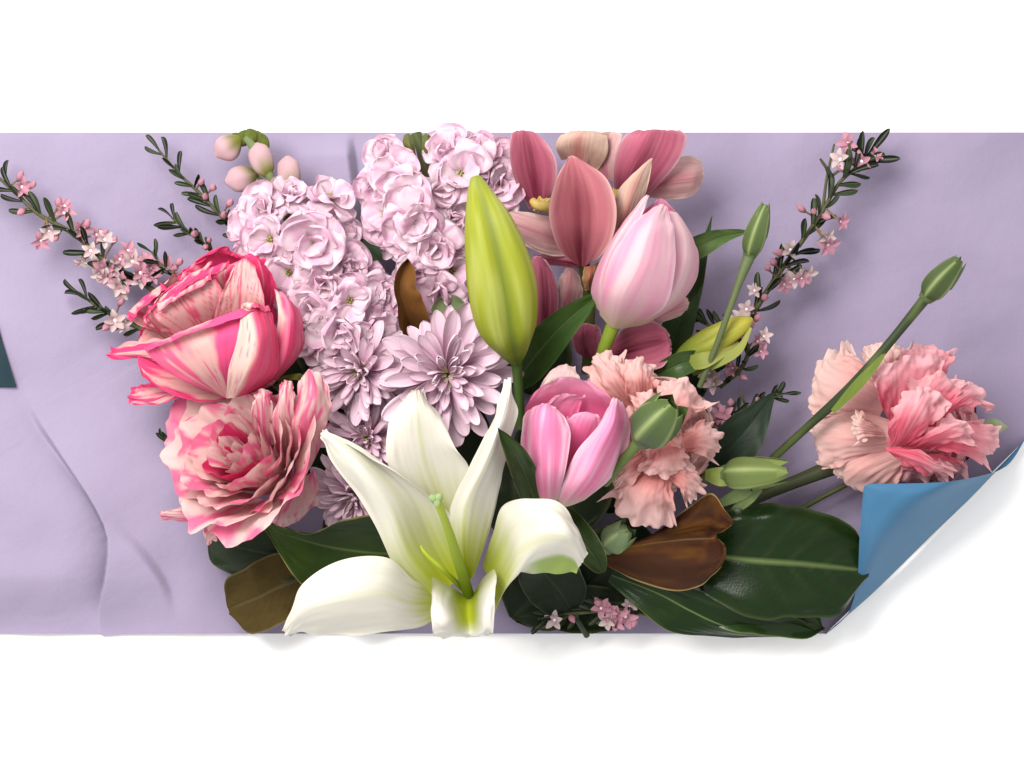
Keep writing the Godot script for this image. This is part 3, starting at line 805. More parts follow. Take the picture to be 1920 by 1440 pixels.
	sheet(o5, "petal", [[1080, 660, 30, 1100, 670, 30, 1130, 660, 32], [1072, 635, 36, 1095, 632, 44, 1128, 630, 40], [1084, 612, 38, 1100, 606, 42, 1124, 612, 40]], M.petal, deep, q)

# ---------------------------------------------------------------- chrysanthemums
func mum_col(u: float, v: float, s: float) -> Color:
	var c := mixc(Color(0.70, 0.40, 0.55), Color(0.84, 0.63, 0.73), sm(0.15, 0.9, u) + 0.3 * sm(0.5, 1.0, absf(v)))
	var k := 1.0 + 0.12 * noise.get_noise_3d(v * 8.0, u * 1.5, s)
	return Color(c.r * k, c.g * k, c.b * k)

func chrysanthemums() -> void:
	var sets := {}
	var spec := {"outer": [0.0360, 0.0056, -2.0, 16.0, 0.9], "second": [0.032, 0.0052, 12.0, 34.0, 1.1], "third": [0.025, 0.0043, 26.0, 54.0, 1.4], "inner": [0.015, 0.0032, 50.0, 80.0, 1.6]}
	for key in spec:
		var l: Array = spec[key]
		var a := []
		for k in 5:
			a.append(petal(l[0] * rng.randf_range(0.9, 1.06), l[1] * rng.randf_range(0.9, 1.12), [0.35, 0.50, 0.75, 0.95, 1.04, 1.02], l[2], l[3] + rng.randf_range(-6, 8), l[4], mum_col, {"nu": 16, "nv": 10, "blunt": 3.6, "vein": 0.0006, "ruf": 0.0008, "r0": 0.002, "bend": 1.5}))
		sets[key] = a
	var tiny := petal(0.006, 0.0009, [0.8, 1.0, 1.0, 0.7], 60.0, 96.0, 1.2, func(u: float, v: float, s: float) -> Color: return mixc(Color(0.40, 0.42, 0.12), Color(0.62, 0.52, 0.42), u), {"nu": 6, "nv": 4})
	var list := [
		["open mauve chrysanthemum with a yellowish centre right above the lily", 838, 702, 74, Vector3(0.05, 1.0, 0.06), 1.06, 0.2],
		["mauve chrysanthemum tilted away to the left, beside the open one", 680, 694, 60, Vector3(-0.42, 0.90, 0.16), 0.86, 1.0],
		["partly hidden mauve chrysanthemum low between the rose and the lily petal", 690, 822, 52, Vector3(-0.25, 0.95, -0.10), 0.74, 2.2],
		["mauve chrysanthemum peeking out below the lily's left petal", 668, 928, 50, Vector3(-0.35, 0.85, 0.42), 0.72, 4.0],
	]
	for l in list:
		var o := thing("chrysanthemum", l[0], "chrysanthemum", pt(l[1], l[2], l[3]), "mauve chrysanthemums")
		var b := facing(l[4], l[6])
		var k := 0
		for layer in [["outer", 22, 0.0], ["second", 22, 0.0015], ["third", 20, 0.0035], ["inner", 16, 0.005]]:
			for n in layer[1]:
				var set_of: Array = sets[layer[0]]
				var ang: float = TAU * (n + rng.randf_range(-0.45, 0.45)) / layer[1] + k * 0.7
				var sc: float = l[5] * rng.randf_range(0.78, 1.08)
				var tip := Basis(Vector3.BACK, rng.randf_range(-0.20, 0.24))
				var roll := Basis(Vector3.RIGHT, rng.randf_range(-0.45, 0.45))
				put(o, "petal", set_of[rng.randi() % 5], M.petal, Transform3D((b * Basis(Vector3.UP, ang) * tip * roll).scaled_local(Vector3.ONE * sc), b.y * layer[2] * l[5]))
			k += 1
		var st := SurfaceTool.new()
		for n in 46:
			var rr := 0.0052 * sqrt((n + 0.5) / 46.0)
			var ang := n * 2.39996
			var lean := Basis(Vector3.BACK, -0.2 - rr * 60.0)
			st.append_from(tiny, 0, Transform3D((b * Basis(Vector3.UP, ang) * lean).scaled_local(Vector3.ONE * l[5] * rng.randf_range(0.8, 1.2)), b * Basis(Vector3.UP, ang) * Vector3(rr, 0.005, 0) * l[5]))
		put(o, "flower_centre", st.commit(), M.petal)

# ---------------------------------------------------------------- stocks
func stock_col(u: float, v: float, s: float) -> Color:
	var c := mixc(Color(0.94, 0.74, 0.83), Color(0.88, 0.50, 0.69), sm(-0.3, 0.5, noise.get_noise_3d(v * 1.6, u * 1.3, s)) * 0.85)
	c = mixc(c, Color(0.66, 0.60, 0.42), 0.6 * (1.0 - sm(0.08, 0.36, u)))
	var k := 1.0 + 0.07 * noise.get_noise_3d(v * 10.0, u * 2.0, s)
	return Color(c.r * k, c.g * k, c.b * k)

func floret(parent: Node3D, sets: Dictionary, x: float, y: float, h: float, d: Vector3, size: float) -> void:
	var f := Node3D.new()
	f.name = "floret"
	parent.add_child(f, true)
	f.position = pt(x, y, h) - parent.position
	f.basis = facing(d, rng.randf() * TAU)
	var sc := size / 45.0
	var k := 0
	var open_eye := rng.randf() < 0.45
	if open_eye:
		for n in 4:
			put(f, "anther", sets.eye, M.matte, Transform3D(Basis.IDENTITY, Vector3(0.0011 * cos(n * 1.7), 0.0028 + 0.0004 * n, 0.0011 * sin(n * 1.7)) * sc))
	for layer in [["flat", 5, 0.0], ["mid", 4, 0.001], ["up", 3, 0.0015]]:
		if open_eye and layer[0] == "up":
			continue
		for n in layer[1]:
			var a: Array = sets[layer[0]]
			var ang: float = TAU * (n + rng.randf_range(-0.25, 0.25)) / layer[1] + k * 0.9
			put(f, "petal", a[rng.randi() % a.size()], M.frill, Transform3D((Basis(Vector3.UP, ang) * Basis(Vector3.BACK, rng.randf_range(-0.28, 0.22)) * Basis(Vector3.RIGHT, rng.randf_range(-0.35, 0.35))).scaled_local(Vector3.ONE * sc * rng.randf_range(0.82, 1.14)), Vector3(0, layer[2] * sc, 0)))
		k += 1

func stocks() -> void:
	var sets := {"flat": [], "mid": [], "up": []}
	var host := Node3D.new()
	var eye_part := tube(host, "eye", PackedVector3Array([Vector3(0, -0.001, 0), Vector3(0.0002, 0.0006, 0), Vector3(0, 0.0022, 0.0002)]), [0.0004, 0.0008, 0.0003], M.matte, plain(Color(0.42, 0.40, 0.10)), {"nu": 6, "nv": 6})
	sets["eye"] = eye_part.mesh
	host.free()
	for k in 5:
		sets.flat.append(petal(0.0178, 0.0104, [0.12, 0.28, 0.78, 1.0, 1.04, 1.0], 26.0, rng.randf_range(-14, 14), 0.35, stock_col, {"nu": 18, "nv": 18, "ruf": 0.0044, "rf": rng.randf_range(1.0, 1.8), "jag": 0.03, "jf": 2.0, "blunt": 3.6, "vein": 0.0007}))
		sets.mid.append(petal(0.0150, 0.0092, [0.12, 0.32, 0.82, 1.0, 1.02, 0.98], 56.0, rng.randf_range(10, 44), 0.45, stock_col, {"nu": 16, "nv": 16, "ruf": 0.0042, "rf": rng.randf_range(1.0, 1.8), "jag": 0.03, "jf": 2.0, "blunt": 3.4, "vein": 0.0006}))
		sets.up.append(petal(0.0105, 0.0066, [0.18, 0.42, 0.88, 1.0, 1.0, 0.95], 78.0, rng.randf_range(40, 84), 0.5, stock_col, {"nu": 12, "nv": 14, "ruf": 0.0024, "rf": rng.randf_range(1.0, 1.8), "blunt": 3.2}))
	var green := plain(Color(0.15, 0.18, 0.04))
	var bud := func(u: float, v: float, s: float) -> Color:
		return mixc(Color(0.24, 0.26, 0.05), Color(0.70, 0.46, 0.50), sm(0.05, 0.6, u + 0.2 * noise.get_noise_2d(v * 2.0, s)))
	var o := thing("stock_flower", "pale pink stock with green buds at its top behind the striped roses", "flower", pt(700, 660, 30), "pale pink stocks")
	tube(o, "stem", pts([462, 258, 42, 498, 312, 46, 545, 420, 34, 610, 520, 32, 680, 640, 30, 760, 780, 22]), [0.0022, 0.0024, 0.0028, 0.003, 0.003, 0.003], M.stem, plain(Color(0.15, 0.19, 0.08)))
	for l in [[500, 395, 50, -0.3, -0.3, 40], [545, 372, 46, 0.3, -0.6, 34], [472, 418, 44, -0.8, 0.0, 34], [616, 378, 48, 0.4, -0.9, 42], [512, 448, 54, -0.4, 0.1, 44], [588, 455, 62, 0.0, 0.15, 56], [640, 440, 46, 0.7, -0.2, 36], [480, 474, 44, -0.7, 0.3, 36], [545, 506, 56, -0.2, 0.4, 44], [640, 498, 54, 0.4, 0.1, 42], [606, 530, 62, 0.1, 0.2, 42], [680, 520, 48, 0.7, -0.1, 36], [585, 576, 60, -0.3, 0.2, 46], [655, 562, 62, 0.2, 0.1, 44], [708, 556, 50, 0.7, 0.0, 38], [582, 622, 54, -0.4, 0.3, 42], [640, 618, 64, 0.0, 0.3, 46], [700, 612, 56, 0.5, 0.1, 40], [630, 662, 54, -0.2, 0.4, 40], [690, 652, 54, 0.3, 0.2, 40], [738, 600, 40, 0.6, 0.2, 32], [545, 545, 46, -0.6, 0.3, 34], [600, 412, 44, 0.3, -0.5, 34]]:
		floret(o, sets, l[0], l[1], l[2], Vector3(l[3], 1.0, l[4]), l[5])
	for l in [[438, 268, 40, 416, 284, 40, 0.0078], [466, 330, 40, 436, 338, 42, 0.0076], [484, 280, 44, 498, 318, 44, 0.0068], [540, 305, 40, 545, 346, 40, 0.0068], [478, 252, 36, 486, 268, 38, 0.0040], [458, 252, 36, 452, 268, 38, 0.0040], [470, 250, 36, 470, 262, 42, 0.0042], [446, 256, 34, 438, 264, 36, 0.0036], [490, 258, 36, 494, 278, 38, 0.0038]]:
		var r: float = l[6]
		var a := pt(l[0], l[1], l[2])
		var b := pt(l[3], l[4], l[5])
		if r > 0.005 and l[0] != 438 and l[0] != 466:
			var sw := a; a = b; b = sw
		var dir := (b - a).normalized()
		var bb := tube(o, "flower_bud", PackedVector3Array([a - dir * r * 0.6, a, (a + b) * 0.5, b, b + dir * r * 0.55]), [r * 0.25, r * 0.8, r, r * 0.85, r * 0.15], M.frill, bud if r > 0.005 else green, {"nu": 18, "nv": 20, "lobes": 0.14, "seed": r * 9000.0})
		tube(o, "bud_stalk", PackedVector3Array([pt(lerpf(480.0, 520.0, clampf((l[1] - 260.0) / 90.0, 0, 1)), l[1] + 26, 36), (a - dir * r + pt(490, l[1] + 22, 36)) * 0.5, a - dir * r * 0.5]), [0.0009, 0.0009, 0.0011], M.stem, green, {"nu": 6, "nv": 6})
	var o2 := thing("stock_flower", "pale pink stock without buds, between the tall lily bud and the budded stock", "flower", pt(840, 560, 26), "pale pink stocks")
	tube(o2, "stem", pts([780, 250, 30, 796, 300, 32, 810, 400, 30, 830, 520, 26, 850, 680, 20]), [0.003, 0.0034, 0.0034, 0.0034, 0.0034], M.stem, plain(Color(0.07, 0.085, 0.03)))
	for l in [[728, 292, 42, -0.5, -0.3, 36], [742, 330, 50, -0.4, 0.0, 44], [836, 290, 48, 0.0, -0.4, 40], [888, 290, 46, 0.4, -0.4, 38], [862, 326, 56, 0.1, 0.0, 46], [930, 298, 38, 0.7, -0.2, 38], [716, 356, 42, -0.7, 0.1, 36], [768, 372, 58, -0.2, 0.1, 46], [826, 360, 54, 0.1, 0.1, 40], [935, 346, 44, 0.6, 0.0, 40], [782, 414, 60, 0.0, 0.3, 48], [728, 402, 48, -0.6, 0.2, 40], [848, 404, 48, 0.3, 0.1, 38], [928, 382, 42, 0.6, 0.2, 36], [752, 446, 46, -0.5, 0.3, 38], [814, 462, 58, 0.0, 0.3, 44], [852, 452, 48, 0.5, 0.1, 34], [790, 506, 52, -0.2, 0.4, 40], [845, 505, 50, 0.3, 0.3, 40], [822, 548, 54, 0.0, 0.5, 42], [895, 350, 46, 0.3, 0.1, 34]]:
		floret(o2, sets, l[0], l[1], l[2], Vector3(l[3], 1.0, l[4]), l[5])
	for l in [[765, 262, 778, 292], [800, 262, 796, 298], [812, 268, 806, 300]]:
		sheet(o2, "calyx_leaf", [[l[0] - 8, l[1] - 8, 48, l[0], l[1] - 12, 50, l[0] + 8, l[1] - 6, 48], [l[0] - 9, l[1] + 10, 50, l[0] + 3, l[1] + 12, 53, l[0] + 12, l[1] + 10, 50], [l[2] - 2, l[3], 48, l[2], l[3] + 2, 48, l[2] + 2, l[3], 48]], M.leaf, plain(Color(0.10, 0.11, 0.03)), {"nu": 12, "nv": 8})

# ---------------------------------------------------------------- carnations
func carn_col(pale: Color, warm: Color) -> Callable:
	return func(u: float, v: float, s: float) -> Color:
		var c := mixc(warm, pale, sm(0.25, 0.95, u) + 0.35 * noise.get_noise_3d(v * 2.0, u * 1.5, s))
		var k := 1.0 + 0.10 * noise.get_noise_3d(v * 12.0, u * 1.4, s)
		return Color(c.r * k, c.g * k, c.b * k)

func carnation(o: Node3D, d: Vector3, size: float, col: Callable, skip: Callable) -> void:
	var b := facing(d, rng.randf() * TAU)
	for layer in [[9, 0.036, 0.0200, 6.0, -18.0, 0.0, 0.0048], [8, 0.033, 0.0195, 20.0, -10.0, 0.006, 0.0056], [7, 0.028, 0.0185, 34.0, 0.0, 0.012, 0.0062], [6, 0.0225, 0.0165, 46.0, 8.0, 0.017, 0.0064], [4, 0.0165, 0.0140, 58.0, 18.0, 0.022, 0.0060]]:
		for n in layer[0]:
			var ang: float = TAU * (n + rng.randf_range(-0.3, 0.3)) / layer[0] + layer[3]
			if skip.call(layer[3], b * Basis(Vector3.UP, ang) * Vector3.RIGHT):
				continue
			var m := petal(layer[1], layer[2], [0.12, 0.22, 0.55, 0.9, 1.05, 1.05], layer[3], layer[4] + rng.randf_range(-16, 12), rng.randf_range(0.2, 0.6), col, {"nu": 22, "nv": 26, "ruf": layer[6], "rf": rng.randf_range(1.2, 2.2), "jag": 0.10, "jf": 11.0, "blunt": 6.0, "pleat": 0.0013})
			put(o, "petal", m, M.frill, Transform3D((b * Basis(Vector3.UP, ang) * Basis(Vector3.RIGHT, rng.randf_range(-0.45, 0.45))).scaled_local(Vector3.ONE * size * rng.randf_range(0.92, 1.06)), b.y * layer[5] * size * 0.8))

func carnations() -> void:
	var salmon := carn_col(Color(0.94, 0.62, 0.59), Color(0.88, 0.36, 0.34))
	var frilly := {"nu": 32, "nv": 54, "ruf": 4.6, "rv": 2.4, "vein": 0.45, "vf": 7.0, "jag": 0.045, "jf": 10.0}
	var o := thing("salmon_carnation", "salmon pink ruffled carnation behind the bright pink tulip and a green bud", "carnation", pt(1235, 812, 50), "carnations")
	carnation(o, Vector3(0.05, 1.0, 0.05), 0.92, salmon, func(_e: float, _d: Vector3) -> bool: return false)
	for r in [
		[[1195, 800, 66, 1195, 815, 66, 1200, 830, 66], [1165, 795, 80, 1160, 820, 83, 1165, 850, 80], [1143, 786, 74, 1132, 825, 76, 1140, 872, 70]],
		[[1180, 775, 66, 1190, 772, 68, 1200, 770, 68], [1128, 738, 78, 1150, 712, 86, 1182, 715, 80], [1090, 698, 72, 1120, 660, 76, 1166, 668, 72]],
		[[1190, 775, 66, 1205, 770, 68, 1220, 770, 66], [1170, 725, 82, 1200, 710, 88, 1226, 720, 80], [1162, 682, 76, 1200, 664, 78, 1232, 708, 68]],
		[[1262, 830, 68, 1268, 840, 70, 1270, 850, 68], [1300, 800, 82, 1312, 820, 86, 1308, 850, 80], [1330, 782, 70, 1354, 825, 70, 1338, 868, 66]],
		[[1235, 815, 70, 1250, 812, 74, 1265, 810, 70], [1225, 765, 86, 1265, 755, 96, 1305, 775, 86], [1232, 726, 80, 1284, 708, 82, 1330, 765, 72]],
		[[1205, 840, 70, 1210, 850, 72, 1215, 860, 72], [1170, 860, 84, 1175, 885, 88, 1190, 900, 82], [1140, 884, 72, 1148, 908, 74, 1165, 928, 70]],
		[[1205, 800, 74, 1215, 805, 78, 1225, 810, 76], [1190, 770, 90, 1215, 765, 97, 1245, 772, 90], [1183, 742, 86, 1220, 734, 90, 1258, 746, 84]],
		[[1215, 875, 70, 1235, 880, 74, 1255, 880, 72], [1165, 905, 76, 1210, 925, 86, 1260, 930, 78], [1134, 930, 62, 1190, 990, 66, 1266, 984, 60]],
		[[1240, 860, 74, 1250, 870, 76, 1250, 885, 74], [1285, 880, 82, 1285, 900, 86, 1275, 920, 80], [1328, 908, 70, 1314, 928, 72, 1285, 946, 66]],
		[[1230, 835, 78, 1240, 830, 80, 1255, 830, 78], [1212, 860, 88, 1245, 862, 95, 1282, 850, 86], [1188, 886, 80, 1240, 898, 86, 1304, 876, 78]],
	]:
		sheet(o, "petal", r, M.frill, salmon, frilly)
	var rose_pink := carn_col(Color(0.92, 0.52, 0.56), Color(0.84, 0.15, 0.23))
	var buff := carn_col(Color(0.90, 0.66, 0.60), Color(0.84, 0.46, 0.43))
	var o2 := thing("salmon_carnation", "large rose pink carnation with pale outer petals at the right, apart from the bouquet", "carnation", pt(1725, 805, 26), "carnations")
	carnation(o2, Vector3(0.12, 1.0, 0.08), 0.92, rose_pink, func(_e: float, dir: Vector3) -> bool: return dir.x < -0.55)
	for r in [
		[[1680, 740, 52, 1660, 760, 56, 1650, 780, 52], [1620, 680, 54, 1590, 720, 62, 1570, 780, 54], [1590, 655, 46, 1540, 700, 52, 1520, 775, 46], [1600, 645, 40, 1545, 672, 42, 1518, 735, 40]],
		[[1690, 760, 54, 1690, 740, 52, 1700, 720, 52], [1640, 700, 64, 1660, 680, 66, 1700, 670, 62], [1610, 660, 58, 1650, 645, 60, 1710, 655, 56]],
		[[1680, 790, 54, 1670, 820, 60, 1670, 850, 54], [1600, 770, 56, 1590, 820, 64, 1590, 870, 54], [1540, 775, 48, 1535, 820, 50, 1550, 880, 46], [1522, 790, 42, 1525, 815, 42, 1545, 860, 40]],
		[[1690, 820, 50, 1690, 850, 56, 1710, 870, 50], [1600, 850, 52, 1620, 880, 60, 1680, 905, 52], [1565, 870, 44, 1590, 905, 48, 1660, 935, 44], [1575, 890, 38, 1610, 915, 40, 1640, 930, 40]],
		[[1650, 800, 62, 1655, 810, 64, 1660, 820, 62], [1620, 780, 72, 1612, 800, 76, 1622, 822, 72], [1606, 768, 68, 1598, 798, 70, 1610, 832, 66]],
	]:
		sheet(o2, "petal", r, M.frill, buff, {"nu": 34, "nv": 48, "ruf": 4.5, "rv": 2.6, "vein": 0.8, "vf": 6.0, "jag": 0.045, "jf": 9.0})
	for r in [
		[[1690, 760, 50, 1720, 755, 50, 1750, 755, 50], [1690, 690, 66, 1730, 680, 68, 1782, 690, 64], [1688, 655, 62, 1735, 646, 64, 1790, 660, 58]],
		[[1690, 850, 56, 1730, 852, 60, 1770, 850, 58], [1690, 876, 56, 1750, 872, 58, 1805, 866, 52], [1682, 900, 42, 1755, 896, 42, 1818, 880, 40]],
		[[1700, 838, 60, 1720, 835, 62, 1735, 825, 58], [1740, 790, 78, 1775, 770, 82, 1800, 760, 74], [1770, 735, 74, 1812, 733, 76, 1842, 760, 66], [1790, 708, 66, 1834, 726, 68, 1862, 775, 58]],
		[[1700, 842, 60, 1720, 840, 64, 1735, 835, 62], [1770, 800, 76, 1790, 815, 80, 1790, 850, 72], [1835, 788, 64, 1850, 826, 66, 1832, 862, 58], [1858, 796, 54, 1872, 836, 54, 1846, 872, 48]],
		[[1668, 790, 62, 1680, 785, 62, 1695, 780, 62, 1705, 775, 62], [1645, 745, 76, 1680, 725, 73, 1720, 720, 73, 1750, 725, 76], [1634, 703, 78, 1678, 672, 82, 1728, 660, 82, 1780, 670, 76]],
		[[1690, 800, 66, 1715, 795, 70, 1740, 795, 66], [1700, 755, 80, 1740, 735, 84, 1790, 745, 78], [1712, 718, 78, 1760, 694, 80, 1818, 722, 72]],
		[[1664, 835, 68, 1680, 838, 70, 1700, 836, 68], [1670, 792, 84, 1710, 778, 95, 1748, 800, 86], [1686, 745, 84, 1735, 722, 94, 1782, 752, 85]],
		[[1690, 842, 66, 1710, 842, 70, 1730, 842, 66], [1730, 815, 82, 1765, 812, 88, 1795, 830, 80], [1765, 782, 80, 1815, 790, 84, 1836, 838, 70]],
		[[1660, 838, 72, 1665, 846, 74, 1675, 855, 70], [1710, 842, 84, 1712, 860, 82, 1715, 876, 74], [1755, 862, 82, 1752, 878, 78, 1745, 890, 66], [1794, 878, 70, 1786, 888, 68, 1772, 898, 58]],
	]:
		sheet(o2, "petal", r, M.frill, rose_pink, frilly)
	sheet(o2, "sepal", [[1840, 790, 30, 1845, 805, 34, 1845, 825, 30], [1865, 785, 32, 1870, 800, 36, 1868, 815, 32], [1886, 797, 30, 1890, 800, 30, 1886, 804, 30]], M.leaf, plain(Color(0.26, 0.33, 0.16)), {"nu": 14, "nv": 10})
	tube(o2, "stem", pts([1590, 862, 26, 1530, 888, 24, 1450, 920, 22, 1380, 952, 22, 1300, 990, 16]), [0.0060, 0.0042, 0.0034, 0.0032, 0.0030], M.stem, plain(Color(0.055, 0.065, 0.03)))

# ---------------------------------------------------------------- carnation buds
func calyx(o: Node3D, a: Array, r: float, c0: Color, c1: Color, teeth: int) -> void:
	# a: base, middle and tip as x, y, lift
	var path := pts(a)
	var axis := (path[2] - path[0]).normalized()
	var col := func(u: float, v: float, s: float) -> Color:
		return mixc(mixc(c0, c1, u), Color(0.42, 0.50, 0.20), 0.5 * pow(absf(sin(v * 2.5)), 16.0))
	tube(o, "calyx", path, [r * 0.5, r * 0.92, r * 1.0, r * 0.86, r * 0.62, r * 0.30], M.leaf, col, {"nu": 24, "nv": 30, "lobes": 0.10, "nl": 5.0})
	var b := facing(axis, 0.4)
	var len := (path[2] - path[0]).length()
	for k in teeth:
		var m := petal(len * 0.66, r * 0.78, [0.9, 1.0, 0.8, 0.45, 0.0], 94.0, 118.0 + rng.randf_range(-12, 6), 0.8, func(u: float, v: float, s: float) -> Color: return mixc(mixc(c1, c0, 0.5 * (1.0 - u)), Color(0.24, 0.29, 0.12), sm(0.72, 1.0, absf(v)) * 0.8), {"nu": 14, "nv": 12, "blunt": 9.0, "r0": r * 1.0})
		put(o, "sepal", m, M.leaf, Transform3D(b * Basis(Vector3.UP, TAU * k / teeth) * Basis(Vector3.RIGHT, rng.randf_range(-0.2, 0.2)), path[0] + axis * len * 0.42 - o.position))
	for k in 4:
		var m := petal(len * 0.5, r * 0.7, [0.7, 1.0, 0.6, 0.0], 70.0, 88.0, 0.9, plain(mixc(c0, Color(0.12, 0.16, 0.07), 0.5)), {"nu": 10, "nv": 8, "blunt": 9.0, "r0": r * 0.5})
		put(o, "bract", m, M.leaf, Transform3D(b * Basis(Vector3.UP, TAU * k / 4 + 0.4), path[0] - axis * r * 0.3 - o.position))

func carnation_buds() -> void:
	var dark := Color(0.036, 0.050, 0.026)
	var mid := Color(0.070, 0.105, 0.034)
	var pale := Color(0.11, 0.15, 0.055)
	var stalk := func(u: float, v: float, s: float) -> Color:
		return mixc(Color(0.034, 0.050, 0.020), Color(0.075, 0.10, 0.030), sm(-0.2, 0.5, noise.get_noise_2d(u * 5.0, s + v * 0.2)))
	var o := thing("carnation_bud", "green carnation bud on a long stem crossing over the right carnation", "carnation bud", pt(1736, 560, 84), "green carnation buds")
	calyx(o, [1738, 556, 84, 1768, 520, 90, 1800, 486, 92], 0.0074, mixc(dark, mid, 0.5), mid, 5)
	tube(o, "stem", pts([1440, 868, 40, 1520, 795, 62, 1600, 722, 76, 1670, 640, 82, 1738, 556, 84]), [0.0022, 0.0023, 0.0031, 0.0024, 0.0030], M.stem, stalk, {"nu": 40, "nv": 10, "seed": 3.0})
	sheet(o, "stem_leaf", [[1558, 768, 76, 1564, 776, 76], [1598, 718, 84, 1614, 730, 84], [1636, 680, 85, 1647, 688, 85], [1662, 655, 82, 1664, 657, 82]], M.leaf, plain(Color(0.14, 0.19, 0.035)), {"nu": 16, "nv": 8})
	var o2 := thing("carnation_bud", "slim green bud standing upright beside the tall wax flower branch", "carnation bud", pt(1402, 485, 70), "green carnation buds")
	calyx(o2, [1406, 478, 70, 1420, 430, 76, 1436, 384, 78], 0.0062, mid, pale, 5)
	tube(o2, "stem", pts([1312, 725, 52, 1350, 630, 66, 1380, 545, 70, 1406, 478, 70]), [0.0016, 0.0017, 0.0020, 0.0034], M.stem, plain(Color(0.11, 0.14, 0.06)), {"nu": 26, "nv": 10})
	var o3 := thing("carnation_bud", "plump green bud in front of the salmon carnation", "carnation bud", pt(1205, 822, 108), "green carnation buds")
	calyx(o3, [1208, 818, 108, 1236, 786, 120, 1262, 758, 124], 0.0122, Color(0.06, 0.085, 0.05), Color(0.085, 0.13, 0.035), 5)
	tube(o3, "stem", pts([1135, 905, 80, 1165, 868, 96, 1190, 838, 106, 1210, 816, 110]), [0.0026, 0.0027, 0.003, 0.0045], M.stem, plain(Color(0.11, 0.155, 0.045)), {"nu": 14, "nv": 10})
	var o4 := thing("carnation_bud", "pale green bud lying flat below the salmon carnation pointing right", "carnation bud", pt(1345, 888, 62), "green carnation buds")
	calyx(o4, [1360, 890, 64, 1410, 888, 70, 1474, 886, 68], 0.0092, Color(0.09, 0.125, 0.04), Color(0.19, 0.245, 0.07), 5)
	sheet(o4, "bract", [[1322, 880, 62, 1322, 900, 62], [1350, 876, 68, 1350, 912, 68], [1382, 880, 66, 1384, 906, 66]], M.leaf, plain(Color(0.22, 0.28, 0.07)), {"nu": 12, "nv": 8})
	tube(o4, "stem", pts([1300, 905, 44, 1320, 895, 54, 1350, 890, 62]), [0.0028, 0.003, 0.0034], M.stem, plain(Color(0.11, 0.155, 0.045)), {"nu": 10})
	for r in [[[1350, 935, 50, 1356, 950, 50], [1378, 918, 58, 1392, 938, 56], [1402, 915, 58, 1412, 925, 58]], [[1370, 955, 48, 1385, 962, 48], [1392, 930, 56, 1412, 942, 56], [1424, 915, 56, 1430, 920, 56]]]:
		sheet(o4, "stem_leaf", r, M.leaf, plain(Color(0.19, 0.26, 0.10)), {"nu": 12, "nv": 8})
	var o5 := thing("carnation_bud", "dim green bud in the shade below the salmon carnation's lowest petal", "carnation bud", pt(1140, 1025, 44), "green carnation buds")
	calyx(o5, [1140, 1024, 44, 1160, 1006, 48, 1180, 992, 50], 0.0085, Color(0.12, 0.17, 0.09), Color(0.18, 0.25, 0.12), 5)

# ---------------------------------------------------------------- leaves
func blade(label: String, called: String, spine: Array, half: float, shape: Array, fold: float, face: Color, rib: Color, rim: Color, m: Material, group := "", o := {}) -> Node3D:
	var path := pts(spine)
	var t := thing(called, label, "leaf", path[0], group)
	var nu: int = o.get("nu", 40)
	var nv: int = o.get("nv", 28)
	var wave: float = o.get("wave", 0.0)
	var roll: float = o.get("roll", 0.0)
	var tilt: float = o.get("tilt", 0.0)
	var sd := rng.randf() * 90.0
	var p := PackedVector3Array()
	var c := PackedColorArray()
	for i in nu + 1:
		var u := float(i) / nu
		var at := along(path, u)
		var d := (along(path, minf(u + 0.03, 1.0)) - along(path, maxf(u - 0.03, 0.0))).normalized()
		var side := d.cross(Vector3.UP).normalized().rotated(d, tilt)
		var up := side.cross(d)
		var w := half * STEP * maxf(prof(shape, u), 0.0)
		for j in nv + 1:
			var v := 2.0 * j / nv - 1.0
			var ww := w * (1.0 + 0.05 * wave * noise.get_noise_2d(u * 2.6, sd + signf(v) * 9.0))
			var lift := fold * 0.001 * pow(absf(v), 1.3) * minf(1.0, prof(shape, u) * 1.5)
			lift -= roll * 0.001 * sm(0.72, 1.0, absf(v))
			lift += wave * 0.001 * (v * v * 3.4 * noise.get_noise_2d(u * 2.4, v * 0.6 + sd) + 0.10 * noise.get_noise_2d(u * 14.0 - absf(v) * 5.0, sd + 3.0))
			lift -= 0.0005 * (1.0 - sm(0.0, 0.07, absf(v)))
			p.append(at + side * ww * v + up * lift - path[0])
			var k := 1.0 + 0.22 * fine.get_noise_3d(u * 3.0, v * 2.0, sd) + 0.10 * noise.get_noise_2d(u * 26.0 - absf(v) * 9.0, sd)
			var cc := Color(face.r * k, face.g * k, face.b * k)
			cc = mixc(cc, rib, 0.045 * pow(absf(sin(u * 19.0 - absf(v) * 4.2 + 0.25 * noise.get_noise_2d(u * 9.0, sd))), 22.0) * (1.0 - absf(v)))
			var spot := sm(0.50, 0.60, fine.get_noise_3d(u * 9.0, v * 6.0, sd + 5.0))
			cc = mixc(cc, Color(0.09, 0.07, 0.03), 0.22 * spot)
			cc = mixc(cc, rib, 0.85 * (1.0 - sm(0.012, 0.05, absf(v))) * (1.0 - 0.5 * u))
			cc = mixc(cc, rim, 0.85 * sm(0.945, 0.985, absf(v)))
			c.append(cc)
	put(t, "leaf_blade", grid_mesh(p, c, nu, nv), m)
	if o.get("stalk", true):
		var d0 := (path[0] - along(path, 0.08)).normalized()
		tube(t, "leaf_stalk", PackedVector3Array([path[0], path[0] + d0 * 0.008, path[0] + d0 * 0.016 + Vector3(0, -0.003, 0)]), [0.0014, 0.0015, 0.0017], M.stem, plain(rib), {"nu": 6})
	return t

